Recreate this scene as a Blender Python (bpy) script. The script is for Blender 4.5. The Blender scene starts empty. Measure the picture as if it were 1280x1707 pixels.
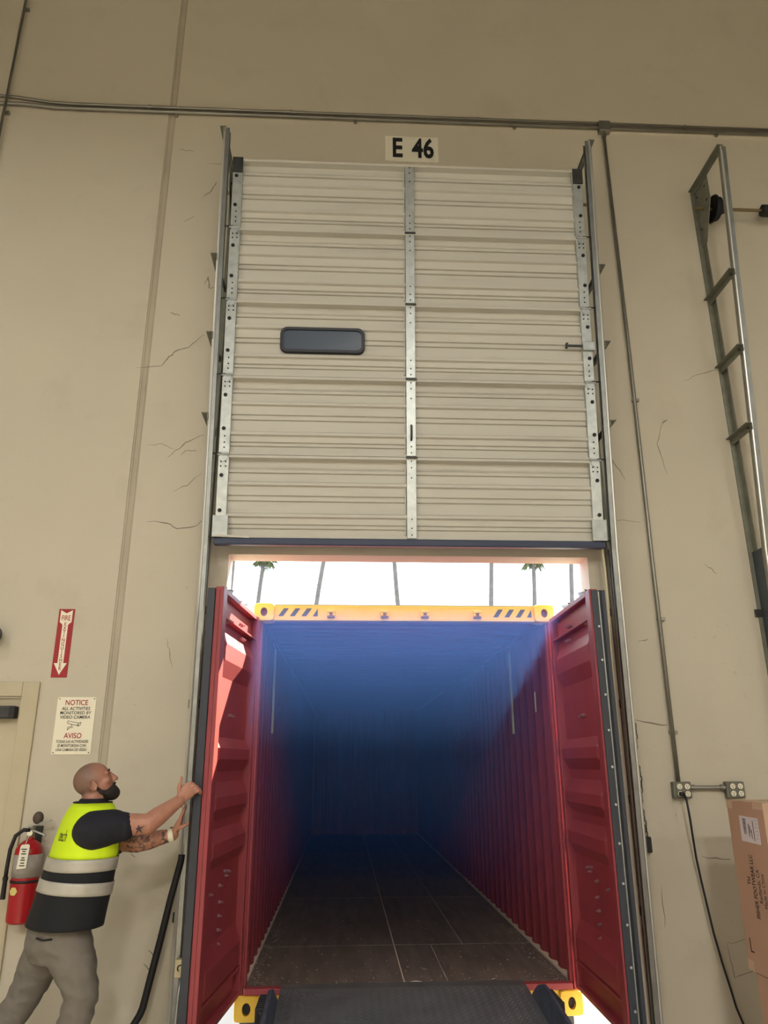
import bpy, bmesh, math, random
from mathutils import Vector, Matrix
random.seed(7)
SC = bpy.context.scene
COL = SC.collection
V = Vector

# ---------------------------------------------------------------- camera
cam_d = bpy.data.cameras.new('camera')
cam = bpy.data.objects.new('camera', cam_d); COL.objects.link(cam)
F_PX, PITCH, YAW, ROLL = 1258.0, 0.3209, 0.0522, -0.004
fw = V((math.sin(YAW)*math.cos(PITCH), math.cos(YAW)*math.cos(PITCH), math.sin(PITCH)))
rt = V((math.cos(YAW), -math.sin(YAW), 0)); up = rt.cross(fw)
r2 = rt*math.cos(ROLL)+up*math.sin(ROLL); u2 = up*math.cos(ROLL)-rt*math.sin(ROLL)
cm = Matrix.Identity(4)
for i in range(3):
    cm[i][0] = r2[i]; cm[i][1] = u2[i]; cm[i][2] = -fw[i]
cm.translation = V((-0.488, -5.559, 1.549))
cam.matrix_world = cm
cam_d.sensor_fit = 'VERTICAL'; cam_d.sensor_height = 36.0
cam_d.lens = F_PX/1707.0*36.0
cam_d.clip_end = 500
SC.camera = cam

# ---------------------------------------------------------------- world, sun, lamps, exposure
SC.view_settings.view_transform = 'Standard'
SC.view_settings.look = 'None'
SC.view_settings.gamma = 1.0
SC.view_settings.use_curve_mapping = False
SC.view_settings.exposure = 0.0
w = bpy.data.worlds.new('sky'); SC.world = w; w.use_nodes = True
bg = w.node_tree.nodes['Background']
bg.inputs[0].default_value = (0.72, 0.86, 1.0, 1); bg.inputs[1].default_value = 4.8
sun_d = bpy.data.lights.new('sun', 'SUN'); sun = bpy.data.objects.new('sun', sun_d); COL.objects.link(sun)
sun_d.energy = 38.0; sun_d.angle = 0.009; sun_d.color = (1, 0.85, 0.64)
sun.rotation_euler = V((-0.95, -1.15, -1.30)).to_track_quat('-Z', 'Y').to_euler()
LAMPS = [(-5.2, -4.6, 7.4, 105, 'square high bay lamp hanging left of the dock door'), (4.6, -5.2, 7.4, 12, 'square high bay lamp hanging right of the dock door'),
         (-6.5, -9.5, 7.4, 180, 'square high bay lamp in the second row, left'), (0.9, -9.5, 7.4, 230, 'square high bay lamp in the second row, middle'), (6.5, -9.5, 7.4, 95, 'square high bay lamp in the second row, right'),
         (-7.0, -15.0, 7.4, 600, 'square high bay lamp in the back row, left'), (-0.4, -15.0, 7.4, 860, 'square high bay lamp in the back row, middle'), (7.0, -15.0, 7.4, 400, 'square high bay lamp in the back row, right')]
LAMP_COL = (1.0, 0.975, 0.915)

# ---------------------------------------------------------------- helpers
def lin(c):
    return tuple(((x/255)/12.92 if x/255 <= .04045 else ((x/255+.055)/1.055)**2.4) for x in c)+(1,)
MATS = {}
def mat(name, rgb, rough=.6, metal=0, var=0, vscale=6, bump=0, bscale=40, dirt=None, dscale=3, damt=.5, stretch=None, sheen=0):
    if name in MATS: return MATS[name]
    m = bpy.data.materials.new(name); m.use_nodes = True; MATS[name] = m
    nt = m.node_tree; b = nt.nodes['Principled BSDF']; L = nt.links.new
    c = lin(rgb); b.inputs['Base Color'].default_value = c
    b.inputs['Roughness'].default_value = rough; b.inputs['Metallic'].default_value = metal
    if var or bump or dirt:
        tc = nt.nodes.new('ShaderNodeTexCoord'); mp = nt.nodes.new('ShaderNodeMapping'); L(tc.outputs['Object'], mp.inputs[0])
        if stretch: mp.inputs['Scale'].default_value = stretch
        out = None
        if var:
            n = nt.nodes.new('ShaderNodeTexNoise'); n.inputs['Scale'].default_value = vscale; n.inputs['Detail'].default_value = 5
            L(mp.outputs[0], n.inputs[0])
            mx = nt.nodes.new('ShaderNodeMix'); mx.data_type = 'RGBA'
            mx.inputs[6].default_value = tuple(x*(1-var) for x in c[:3])+(1,); mx.inputs[7].default_value = tuple(min(1, x*(1+var)) for x in c[:3])+(1,)
            rp = nt.nodes.new('ShaderNodeMapRange'); rp.inputs[1].default_value = .3; rp.inputs[2].default_value = .7
            L(n.outputs[0], rp.inputs[0]); L(rp.outputs[0], mx.inputs[0]); out = mx.outputs[2]
        if dirt:
            n = nt.nodes.new('ShaderNodeTexNoise'); n.inputs['Scale'].default_value = dscale; n.inputs['Detail'].default_value = 9; n.inputs['Roughness'].default_value = .65
            L(mp.outputs[0], n.inputs[0])
            rp = nt.nodes.new('ShaderNodeMapRange'); rp.inputs[1].default_value = .55; rp.inputs[2].default_value = .75; rp.inputs[4].default_value = damt
            L(n.outputs[0], rp.inputs[0])
            mx = nt.nodes.new('ShaderNodeMix'); mx.data_type = 'RGBA'; mx.inputs[6].default_value = c; mx.inputs[7].default_value = lin(dirt)
            L(rp.outputs[0], mx.inputs[0])
            if out: L(out, mx.inputs[6])
            out = mx.outputs[2]
        if out: L(out, b.inputs['Base Color'])
        if bump:
            n = nt.nodes.new('ShaderNodeTexNoise'); n.inputs['Scale'].default_value = bscale; n.inputs['Detail'].default_value = 4
            L(mp.outputs[0], n.inputs[0])
            bp = nt.nodes.new('ShaderNodeBump'); bp.inputs['Strength'].default_value = bump; bp.inputs['Distance'].default_value = .01
            L(n.outputs[0], bp.inputs['Height']); L(bp.outputs[0], b.inputs['Normal'])
    return m

WM = {}
def empty(name, loc=(0, 0, 0), rot=(0, 0, 0)):
    o = bpy.data.objects.new(name, None); COL.objects.link(o); o.empty_display_size = .1
    o.location = loc; o.rotation_euler = rot
    from mathutils import Euler
    WM[o] = Matrix.Translation(V(loc)) @ Euler(rot).to_matrix().to_4x4()
    return o
def attach(o, parent, local=False):
    if parent is None: WM[o] = Matrix.Identity(4); return
    o.parent = parent
    if local: WM[o] = WM[parent].copy()
    else: o.matrix_parent_inverse = WM[parent].inverted(); WM[o] = Matrix.Identity(4)
def tag(o, label=None, cat=None, group=None, kind=None):
    if label: o['label'] = label
    if cat: o['category'] = cat
    if group: o['group'] = group
    if kind: o['kind'] = kind
    return o

class B:
    def __init__(s): s.v = []; s.f = []
    def add(s, vs, fs):
        n = len(s.v); s.v += [tuple(v) for v in vs]; s.f += [tuple(i+n for i in f) for f in fs]; return s
    def box(s, x0, x1, y0, y1, z0, z1):
        return s.add([(x0, y0, z0), (x1, y0, z0), (x1, y1, z0), (x0, y1, z0), (x0, y0, z1), (x1, y0, z1), (x1, y1, z1), (x0, y1, z1)],
                     [(0, 3, 2, 1), (4, 5, 6, 7), (0, 1, 5, 4), (1, 2, 6, 5), (2, 3, 7, 6), (3, 0, 4, 7)])
    def beam(s, p0, p1, wx, wy, side=(1, 0, 0)):
        """rectangular bar from p0 to p1, wx along 'side', wy across"""
        p0, p1 = V(p0), V(p1); d = (p1-p0).normalized(); a = V(side); a = (a-d*a.dot(d)).normalized(); b = d.cross(a)
        vs = []
        for p in (p0, p1):
            for i, j in ((-1, -1), (1, -1), (1, 1), (-1, 1)): vs.append(p+a*(i*wx/2)+b*(j*wy/2))
        return s.add(vs, [(3, 2, 1, 0), (4, 5, 6, 7), (0, 1, 5, 4), (1, 2, 6, 5), (2, 3, 7, 6), (3, 0, 4, 7)])
    def tube(s, pts, r, n=10, caps=True):
        pts = [V(p) for p in pts]; rs = r if isinstance(r, (list, tuple)) else [r]*len(pts)
        ring = []; d0 = (pts[1]-pts[0]).normalized()
        a = d0.orthogonal().normalized()
        base = len(s.v)
        for i, p in enumerate(pts):
            if i == 0: d = d0
            elif i == len(pts)-1: d = (pts[i]-pts[i-1]).normalized()
            else: d = ((pts[i]-pts[i-1]).normalized()+(pts[i+1]-pts[i]).normalized()).normalized()
            a = (a-d*a.dot(d)).normalized(); b = d.cross(a)
            for k in range(n):
                t = 2*math.pi*k/n; s.v.append(tuple(p+(a*math.cos(t)+b*math.sin(t))*rs[i]))
        for i in range(len(pts)-1):
            for k in range(n):
                s.f.append((base+i*n+k, base+i*n+(k+1) % n, base+(i+1)*n+(k+1) % n, base+(i+1)*n+k))
        if caps:
            s.f.append(tuple(base+k for k in range(n))[::-1]); s.f.append(tuple(base+(len(pts)-1)*n+k for k in range(n)))
        return s
    def cyl(s, p0, p1, r, n=12): return s.tube([p0, p1], r, n)
    def loft(s, rings, caps=True):
        n = len(rings[0]); base = len(s.v)
        for rg in rings: s.v += [tuple(p) for p in rg]
        for i in range(len(rings)-1):
            for k in range(n): s.f.append((base+i*n+k, base+i*n+(k+1) % n, base+(i+1)*n+(k+1) % n, base+(i+1)*n+k))
        if caps:
            s.f.append(tuple(base+k for k in range(n))[::-1]); s.f.append(tuple(base+(len(rings)-1)*n+k for k in range(n)))
        return s
    def ell(s, c, ax, n=16, m=10):
        """ellipsoid, ax = three axis vectors"""
        c = V(c); ax = [V(a) for a in ax]; base = len(s.v)
        s.v.append(tuple(c-ax[2]))
        for i in range(1, m):
            ph = -math.pi/2+math.pi*i/m
            for k in range(n):
                t = 2*math.pi*k/n
                s.v.append(tuple(c+ax[0]*math.cos(ph)*math.cos(t)+ax[1]*math.cos(ph)*math.sin(t)+ax[2]*math.sin(ph)))
        s.v.append(tuple(c+ax[2])); top = len(s.v)-1
        for k in range(n): s.f.append((base, base+1+(k+1) % n, base+1+k)); s.f.append((top, base+1+(m-2)*n+k, base+1+(m-2)*n+(k+1) % n))
        for i in range(m-2):
            for k in range(n):
                a = base+1+i*n; s.f.append((a+k, a+(k+1) % n, a+n+(k+1) % n, a+n+k))
        return s
    def prism(s, poly, fn, d):
        """poly of (a,b); fn(a,b,t)->point; extruded t 0..d"""
        n = len(poly); base = len(s.v)
        for t in (0, d): s.v += [tuple(fn(a, b, t)) for a, b in poly]
        s.f.append(tuple(base+k for k in range(n))); s.f.append(tuple(base+n+k for k in range(n))[::-1])
        for k in range(n): s.f.append((base+k, base+n+k, base+n+(k+1) % n, base+(k+1) % n))
        return s
    def strip(s, prof, fn, t0, t1):
        """open profile of (a,b) swept between t0 and t1"""
        n = len(prof); base = len(s.v)
        for t in (t0, t1): s.v += [tuple(fn(a, b, t)) for a, b in prof]
        for k in range(n-1): s.f.append((base+k, base+k+1, base+n+k+1, base+n+k))
        return s
    def mesh(s, name):
        me = bpy.data.meshes.new(name); me.from_pydata(s.v, [], s.f); me.update()
        bm = bmesh.new(); bm.from_mesh(me); bmesh.ops.recalc_face_normals(bm, faces=bm.faces); bm.to_mesh(me); bm.free()
        return me
    def build(s, name, m, parent=None, local=False, smooth=False, bevel=0, solid=0, label=None):
        me = s.mesh(name)
        if m: me.materials.append(m)
        o = bpy.data.objects.new(name, me); COL.objects.link(o); attach(o, parent, local)
        if smooth:
            for p in me.polygons: p.use_smooth = True
        if smooth == 'auto':
            es = None
            bm = bmesh.new(); bm.from_mesh(me)
            for e in bm.edges:
                if len(e.link_faces) == 2 and e.calc_face_angle(0) > .6: e.smooth = False
            bm.to_mesh(me); bm.free()
        if solid:
            md = o.modifiers.new('solid', 'SOLIDIFY'); md.thickness = solid; md.offset = 0
        if bevel:
            md = o.modifiers.new('bevel', 'BEVEL'); md.width = bevel; md.segments = 2; md.limit_method = 'ANGLE'
        if label: o['label'] = label
        return o
def rrect(w, h, r, n=5):
    out = []
    for cx, cy, a0 in ((w/2-r, h/2-r, 0), (-w/2+r, h/2-r, 90), (-w/2+r, -h/2+r, 180), (w/2-r, -h/2+r, 270)):
        for i in range(n+1):
            a = math.radians(a0+90*i/n); out.append((cx+r*math.cos(a), cy+r*math.sin(a)))
    return out
def text(name, body, size, m, parent, origin, xdir=(1, 0, 0), ydir=(0, 0, 1), align='CENTER', bold=0, sx=1, local=False, shear=0, space=1):
    cu = bpy.data.curves.new(name, 'FONT'); cu.body = body; cu.size = 1; cu.align_x = align; cu.align_y = 'CENTER'; cu.offset = bold; cu.shear = shear; cu.space_character = space
    cu.resolution_u = 3
    t = bpy.data.objects.new(name+'_tmp', cu); me = bpy.data.meshes.new_from_object(t)
    bpy.data.objects.remove(t); bpy.data.curves.remove(cu)
    me.name = name
    X, Y = V(xdir).normalized()*size*sx, V(ydir).normalized()*size
    O = V(origin)
    for v in me.vertices: v.co = O+X*v.co.x+Y*v.co.y
    me.materials.clear(); me.materials.append(m)
    o = bpy.data.objects.new(name, me); COL.objects.link(o); attach(o, parent, local)
    return o
def copy_part(o, parent, offset=None):
    c = o.copy(); COL.objects.link(c); c.parent = parent; WM[c] = WM[o].copy()
    if offset: c.location = V(c.location)+V(offset)
    return c

# ---------------------------------------------------------------- materials
M_WALL = mat('wall_paint', (197, 188, 168), .75, var=.035, vscale=.8, bump=.05, bscale=60, dirt=(164, 152, 132), dscale=1.7, damt=.28)
nt_ = M_WALL.node_tree; bs_ = nt_.nodes['Principled BSDF']; src = bs_.inputs['Base Color'].links[0].from_socket
tc_ = nt_.nodes.new('ShaderNodeTexCoord'); mp_ = nt_.nodes.new('ShaderNodeMapping'); mp_.inputs['Scale'].default_value = (1, 1, 1.6); nt_.links.new(tc_.outputs['Object'], mp_.inputs[0])
n1 = nt_.nodes.new('ShaderNodeTexNoise'); n1.inputs['Scale'].default_value = 16; n1.inputs['Detail'].default_value = 8; n1.inputs['Roughness'].default_value = .7; nt_.links.new(mp_.outputs[0], n1.inputs[0])
n2 = nt_.nodes.new('ShaderNodeTexNoise'); n2.inputs['Scale'].default_value = 2.2; n2.inputs['Detail'].default_value = 2; nt_.links.new(tc_.outputs['Object'], n2.inputs[0])
g1 = nt_.nodes.new('ShaderNodeMapRange'); g1.inputs[1].default_value = .60; g1.inputs[2].default_value = .70; nt_.links.new(n1.outputs[0], g1.inputs[0])
g2 = nt_.nodes.new('ShaderNodeMapRange'); g2.inputs[1].default_value = .46; g2.inputs[2].default_value = .62; nt_.links.new(n2.outputs[0], g2.inputs[0])
sz = nt_.nodes.new('ShaderNodeSeparateXYZ'); nt_.links.new(tc_.outputs['Object'], sz.inputs[0])
g3 = nt_.nodes.new('ShaderNodeMapRange'); g3.inputs[1].default_value = 4.5; g3.inputs[2].default_value = .8; g3.inputs[3].default_value = .12; g3.inputs[4].default_value = .55; nt_.links.new(sz.outputs['Z'], g3.inputs[0])
m1 = nt_.nodes.new('ShaderNodeMath'); m1.operation = 'MULTIPLY'; nt_.links.new(g1.outputs[0], m1.inputs[0]); nt_.links.new(g2.outputs[0], m1.inputs[1])
m2_ = nt_.nodes.new('ShaderNodeMath'); m2_.operation = 'MULTIPLY'; nt_.links.new(m1.outputs[0], m2_.inputs[0]); nt_.links.new(g3.outputs[0], m2_.inputs[1])
mxs = nt_.nodes.new('ShaderNodeMix'); mxs.data_type = 'RGBA'; mxs.inputs[7].default_value = lin((112, 100, 82)); nt_.links.new(m2_.outputs[0], mxs.inputs[0]); nt_.links.new(src, mxs.inputs[6]); nt_.links.new(mxs.outputs[2], bs_.inputs['Base Color'])
M_CAULK = mat('joint_caulk', (176, 165, 145), .8, var=.08, vscale=3)
M_FLOOR = mat('concrete_floor', (196, 190, 178), .45, var=.08, vscale=2)
M_CEIL = mat('ceiling_deck', (92, 88, 82), .9)
M_GALV = mat('galvanised_steel', (176, 180, 178), .42, .75, var=.16, vscale=14)
M_RAIL = mat('track_steel', (150, 152, 148), .38, .8, var=.12, vscale=10)
M_DARKST = mat('dark_steel', (70, 70, 68), .5, .7, var=.2, vscale=12)
M_PLATE = mat('bearing_plate_steel', (126, 126, 112), .5, .35, var=.15, vscale=12)
M_CONDUIT = mat('conduit_steel', (146, 142, 132), .4, .7, var=.1, vscale=6)
M_BLACK = mat('black_rubber', (24, 24, 27), .6)
M_BOLT = mat('black_bolt', (30, 29, 28), .5, .4)
M_DOORPAINT = mat('door_section_paint', (196, 192, 180), .5, 0, var=.05, vscale=2, dirt=(140, 132, 120), dscale=5, damt=.3, stretch=(.25, 1, 3))
M_WHITE = mat('white_plastic', (222, 218, 205), .5)
M_PAPER = mat('paper_white', (226, 220, 200), .7)
M_INK = mat('black_ink', (22, 22, 24), .7)
M_REDINK = mat('red_ink', (158, 32, 38), .6)
M_SIGNWHITE = mat('sign_white', (238, 230, 205), .5)
M_RED = mat('container_red', (145, 55, 61), .5, 0, var=.08, vscale=4, dirt=(120, 45, 45), dscale=3, damt=.4)
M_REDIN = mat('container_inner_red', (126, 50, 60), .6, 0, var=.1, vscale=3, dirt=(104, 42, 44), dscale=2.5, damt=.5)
M_YEL = mat('container_yellow', (212, 168, 50), .5, 0, var=.05, vscale=6, dirt=(190, 140, 50), dscale=8, damt=.3)
M_STRIPE = mat('hazard_black', (60, 62, 66), .5)
M_PLY = mat('container_plywood', (98, 90, 88), .6, 0, var=.25, vscale=5, dirt=(112, 102, 94), dscale=6, damt=.5, stretch=(3, .4, 1))
M_DUST = mat('dusty_seam', (196, 186, 174), .9)
M_CARD = mat('cardboard', (182, 150, 126), .8, 0, var=.04, vscale=2, bump=.03, bscale=90)
M_TAPE = mat('packing_tape', (196, 172, 142), .35)
M_SKIN = None

# ---------------------------------------------------------------- setting
FZ = -0.15            # floor level
OX, OZ = 1.372, 3.048  # dock opening half width and height
JX = -2.142            # joint between wall panels
def struct(o): o['kind'] = 'structure'; return o
wall = empty('wall_front', (0, .1, 0)); struct(wall)
PD0, PD1, PDZ = -3.62, -2.69, 2.03   # personnel door hole
b = B()
b.box(-12, PD0, 0, .2, FZ, 10); b.box(PD0, PD1, 0, .2, PDZ, 10); b.box(PD1, JX-.033, 0, .2, FZ, 10)
b.build('wall_panel', M_WALL, wall)
b = B(); b.box(JX-.033, JX+.033, .005, .2, FZ, 10); b.build('panel_joint', M_CAULK, wall)
b = B(); b.tube([(JX-.02, .007, FZ), (JX-.018, .007, 4), (JX-.02, .007, 10)], .006, 6); b.tube([(JX+.022, .007, FZ), (JX+.02, .007, 5), (JX+.022, .007, 10)], .005, 6); b.build('joint_sealant', M_CAULK, wall)
b = B(); b.box(JX+.033, -OX, 0, .2, FZ, 10); b.box(-OX, OX, 0, .2, OZ, 10); b.box(OX, 12, 0, .2, FZ, 10); b.build('wall_panel', M_WALL, wall)
fl = B().box(-12, 12, -18, .2, FZ-.3, FZ).build('floor', M_FLOOR); struct(fl)
struct(B().box(-12, 12, -18, .2, 10, 10.2).build('ceiling', M_CEIL))
struct(B().box(-12.2, -12, -18, .2, FZ, 10).build('wall_left', M_WALL))
struct(B().box(12, 12.2, -18, .2, FZ, 10).build('wall_right', M_WALL))
struct(B().box(-12.2, 12.2, -18.2, -18, FZ, 10).build('wall_back', M_WALL))
# cracks and patched scratches in the wall paint (thin plaster ridges)
M_CRACK = mat('crack_dark', (122, 112, 98), .9)
def crack(pts, wd=.006):
    wd *= .62; bb = B(); pts2 = []
    for i in range(len(pts)-1):
        a, c = V((pts[i][0], -.0012, pts[i][1])), V((pts[i+1][0], -.0012, pts[i+1][1]))
        for k in range(4):
            p = a.lerp(c, k/4); pts2.append(p+V((random.uniform(-.006, .006), 0, random.uniform(-.008, .008))))
    pts2.append(V((pts[-1][0], -.0012, pts[-1][1])))
    n = len(pts2)
    for i, p in enumerate(pts2):
        q = pts2[min(i+1, n-1)]-pts2[max(i-1, 0)]; nn = V((-q.z, 0, q.x)).normalized()*(wd/2)*(.25+.9*math.sin(math.pi*(i+.3)/(n+.2))*random.uniform(.6, 1.3))
        bb.v += [tuple(p+nn), tuple(p-nn)]
    for i in range(n-1): bb.f.append((2*i, 2*i+1, 2*i+3, 2*i+2))
    return bb.build('wall_crack', M_CRACK, wall)
for pts, wd in [([(-2.21, 4.617), (-2.009, 4.633), (-1.958, 4.717), (-1.923, 4.763), (-1.805, 4.817), (-1.691, 4.933)], .012),
            ([(-2.004, 3.296), (-1.892, 3.298), (-1.775, 3.251), (-1.641, 3.267), (-1.569, 3.33)], .012),
            ([(-2.064, 3.93), (-1.95, 3.94), (-1.853, 3.905)], .008), ([(-1.9, 3.82), (-1.82, 3.9), (-1.74, 3.972), (-1.627, 4.026)], .01), ([(-1.8, 3.842), (-1.76, 3.89), (-1.67, 3.88)], .008),
            ([(2.341, 4.598), (2.507, 4.676), (2.697, 4.721)], .008), ([(2.116, 4.232), (2.039, 4.015), (2.091, 3.753)], .008), ([(2.15, 4.24), (2.11, 4.2)], .014),
            ([(-1.8, 6.33), (-1.74, 6.38), (-1.69, 6.5)], .012), ([(-1.95, 6.05), (-1.86, 6.12)], .009), ([(-2.05, 6.85), (-1.92, 6.83)], .008),
            ([(-1.99, 5.14), (-1.9, 5.11)], .012), ([(-1.72, 5.42), (-1.69, 5.5), (-1.68, 5.38), (-1.64, 5.40)], .012), ([(-1.78, 6.7), (-1.3, 6.72)], .008),
            ([(-1.83, 3.55), (-1.73, 3.6), (-1.62, 3.7)], .007), ([(-1.78, 2.42), (-1.75, 2.3), (-1.72, 2.2)], .006), ([(-1.9, 1.0), (-1.86, .96)], .008),
            ([(1.62, 4.05), (1.66, 3.85), (1.74, 3.7)], .009), ([(2.08, .4), (2.25, .42), (2.26, .25), (2.1, .2), (2.08, .4)], .008), ([(1.68, .75), (1.67, .5)], .006),
            ([(1.62, 1.83), (1.85, 1.80)], .012), ([(1.98, .93), (2.18, .91)], .010), ([(-1.68, .5), (-1.62, .53)], .01), ([(-1.72, .42), (-1.66, .34)], .012), ([(-1.75, .33), (-1.69, .3)], .01),
            ([(1.56, 3.36), (1.82, 3.34)], .006), ([(2.3, 3.0), (2.38, 2.93)], .01), ([(1.7, 2.4), (1.78, 2.42)], .008)]:
    crack(pts, wd)

# personnel door on the left
dr = empty('door_1', (-3.15, 0, FZ)); struct(dr)
M_FRAME = mat('door_frame_paint', (188, 176, 148), .6, var=.03)
M_LEAF = mat('door_leaf_paint', (190, 178, 152), .55, var=.03)
b = B(); b.box(PD1-.055, PD1+.06, -.02, .12, FZ, PDZ+.07); b.box(PD0-.06, PD0+.055, -.02, .12, FZ, PDZ+.07); b.box(PD0+.055, PD1-.055, -.02, .12, PDZ-.03, PDZ+.07)
b.build('door_frame', M_FRAME, dr, bevel=.006)
B().box(PD0+.06, PD1-.06, .03, .075, FZ+.01, PDZ-.035).build('door_leaf', M_LEAF, dr, bevel=.003)
cl = B().box(PD1-.36, PD1-.075, -.055, .028, 1.85, 1.935).build('door_closer', M_DARKST, dr, bevel=.01, label='dark grey closer body')
B().box(PD1-.11, PD1-.073, -.057, -.055, 1.855, 1.93).build('end_cap', M_BLACK, cl)
B().beam((PD1-.3, -.03, 1.95), (PD1-.6, -.1, 1.955), .03, .012, (0, 1, 0)).build('closer_arm', M_DARKST, cl)

# ---------------------------------------------------------------- ceiling lamps
for x, y, z, p, lmp in LAMPS:
    e = empty('high_bay_lamp', (x, y, z))
    tag(e, lmp, 'lamp', 'high bay lamps')
    B().box(x-.65, x+.65, y-.65, y+.65, z+.03, z+.12).build('housing', M_GALV, e)
    B().cyl((x, y, z+.12), (x, y, 10), .012, 8).build('hanger', M_CONDUIT, e)
    ld = bpy.data.lights.new('high_bay_light', 'AREA'); ld.shape = 'SQUARE'; ld.size = 1.2; ld.energy = p; ld.color = LAMP_COL
    lo = bpy.data.objects.new('high_bay_light', ld); COL.objects.link(lo); lo.location = (0, 0, 0); lo.parent = e

# ---------------------------------------------------------------- outside
M_ASPH = mat('asphalt', (150, 146, 140), .9, var=.08, vscale=1)
struct(B().box(-60, 60, .2, 160, -1.5, -1.3).build('ground', M_ASPH))
struct(B().box(-1.3, 1.3, .2, .21, -1.3, -.3).build('trim_1', M_BLACK))
M_TRUNK = mat('palm_trunk', (84, 80, 76), .9, var=.15, vscale=2)
M_FROND = mat('palm_frond', (76, 84, 48), .7, var=.25, vscale=.8)
PALMS = [  # x at z=20, lean per metre, crown bottom height (None = taller than the view)
    (-12.1, .05, 28, 'bare leaning palm trunk, leftmost in the sky gap'), (-8.95, .083, 20.6, 'palm with green drooping crown above the left hazard stripes'),
    (-2.9, .143, 28, 'leaning palm trunk third from the left in the sky gap'), (4.6, -.096, 28, 'palm trunk leaning left, nearest the middle of the sky gap'),
    (14.6, .08, 28, 'straight palm trunk right of the middle of the sky gap'), (18.95, .034, 20.9, 'palm with grey green crown above the right hazard stripes'),
    (23.0, .04, 28, 'palm trunk rightmost in the sky gap')]
PY = 70.
for x, lean, cz, lab in PALMS:
    bx = x-lean*21
    e = empty('palm_tree', (bx, PY, -1.3)); tag(e, lab, 'palm tree', 'row of tall palms outside')
    top = cz+1.2
    pts = [(x+lean*(z-20)+.08*math.sin(z*.4+x), PY, z) for z in [-1.3+(top+1.3)*k/14 for k in range(15)]]
    B().tube(pts, [.30-.10*k/14 for k in range(15)], 8).build('trunk', M_TRUNK, e, smooth=True)
    T = V(pts[-1]); bb = B()
    for k in range(70):
        az = random.uniform(0, 2*math.pi); el = random.uniform(-1.1, 1.2); L = random.uniform(1.0, 1.7)
        d = V((math.cos(az)*math.cos(el), math.sin(az)*math.cos(el), math.sin(el)))
        mid = T+d*L*.55; 
        side = d.cross(V((0, 0, 1))).normalized()
        nb = 7
        for j in range(nb):
            ang = (j-(nb-1)/2)*.22
            dd = (d*math.cos(ang)+side*math.sin(ang)).normalized()
            tip = mid+dd*L*.6+V((0, 0, -.28*L)); wv = dd.cross(V((.2, .3, 1))).normalized()*.05
            c = mid.lerp(tip, .5)+V((0, 0, .08))
            bb.add([mid, c+wv, tip, c-wv], [(0, 1, 2, 3)])
        bb.tube([T, mid], .02, 4, False)
    tag(bb.build('fronds', M_FROND, e), kind='stuff')

# ---------------------------------------------------------------- shipping container
CY, CF, CH = .523, .056, 2.585     # mouth plane, floor level, opening height
CL = 12.0; IX = 1.17; HZ = CF+CH
cont = empty('shipping_container', (0, CY, -.12)); tag(cont, 'red shipping container backed to the dock with both doors swung open', 'container')
# corrugated side walls
def corr(y0, y1, per=.278, dep=.036):
    pr = []; y = y0
    while y < y1:
        pr += [(y, 0), (y+.072, 0), (y+.14, dep), (y+.21, dep)]; y += per
    return pr
for sgn in (-1, 1):
    pr = corr(CY+.06, CY+CL)
    B().strip(pr, lambda a, d, t: (sgn*(IX+.002+d), a, t), CF-.05, HZ+.06).build('side_wall', M_REDIN, cont, solid=.003)
    B().box(*(sorted((sgn*(IX-.012), sgn*(IX+.03)))), CY+.06, CY+CL, CF, CF+.018).build('floor_rail', M_DUST, cont)
    # corner post
    b = B()
    x0, x1 = sorted((sgn*IX, sgn*1.215))
    b.box(x0, x1, CY, CY+.07, -.12, HZ+.02)
    x0, x1 = sorted((sgn*(IX-.018), sgn*(IX+.012))); b.box(x0, x1, CY+.03, CY+.10, CF, HZ)
    po = b.build('corner_post', M_RED, cont, bevel=.006)
    for hz in (.35, 1.0, 1.65, 2.3):
        B().cyl((sgn*1.222, CY-.012, hz-.06), (sgn*1.222, CY-.012, hz+.06), .016, 8).build('hinge', M_RED, po, smooth='auto')
rp = []; y = CY+.05
while y < CY+CL:
    rp += [(y, 0), (y+.1, 0), (y+.12, .02), (y+.2, .02)]; y += .22
B().strip(rp, lambda a, d, t: (t, a, HZ+.06+d), -1.2, 1.2).build('roof', M_REDIN, cont, solid=.003)
for sgn in (-1, 1):
    x0, x1 = sorted((sgn*1.16, sgn*1.225)); B().box(x0, x1, CY+.06, CY+CL+.05, HZ+.03, HZ+.115).build('top_rail', M_RED, cont, bevel=.004)
    B().box(x0, x1, CY+CL-.03, CY+CL+.06, -.1, HZ+.1).build('front_post', M_RED, cont); B().box(x0, x1, CY+.06, CY+CL, CF-.16, CF-.0).build('bottom_rail', M_RED, cont)
for sgn in (-1, 1):
    x0, x1 = sorted((sgn*1.213, sgn*1.222)); B().box(x0, x1, CY+.06, CY+CL+.06, -.1, HZ+.08).build('leak_shell_side', M_RED, cont)  # unseen flat shell added outside the corrugation to stop light leaks
B().box(-1.2, 1.2, CY+CL+.05, CY+CL+.09, -.1, HZ+.115).build('leak_shell_end', M_RED, cont)  # unseen sheet added behind the end wall to seal out light
B().box(-1.2, 1.2, CY+.04, CY+CL+.05, HZ+.09, HZ+.112).build('leak_shell_roof', M_RED, cont)  # unseen sheet added over the roof so no light leaks in
B().box(-1.2, 1.2, CY+.05, CY+CL, CF-.14, CF-.06).build('underframe', M_DARKST, cont)
fp = []; x = -1.21
while x < 1.21:
    fp += [(x, 0), (x+.08, 0), (x+.12, .04), (x+.2, .04)]; x += .24
B().strip(fp, lambda a, d, t: (a, CY+CL+d, t), -.1, HZ+.08).build('front_wall', M_REDIN, cont, solid=.003)
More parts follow.
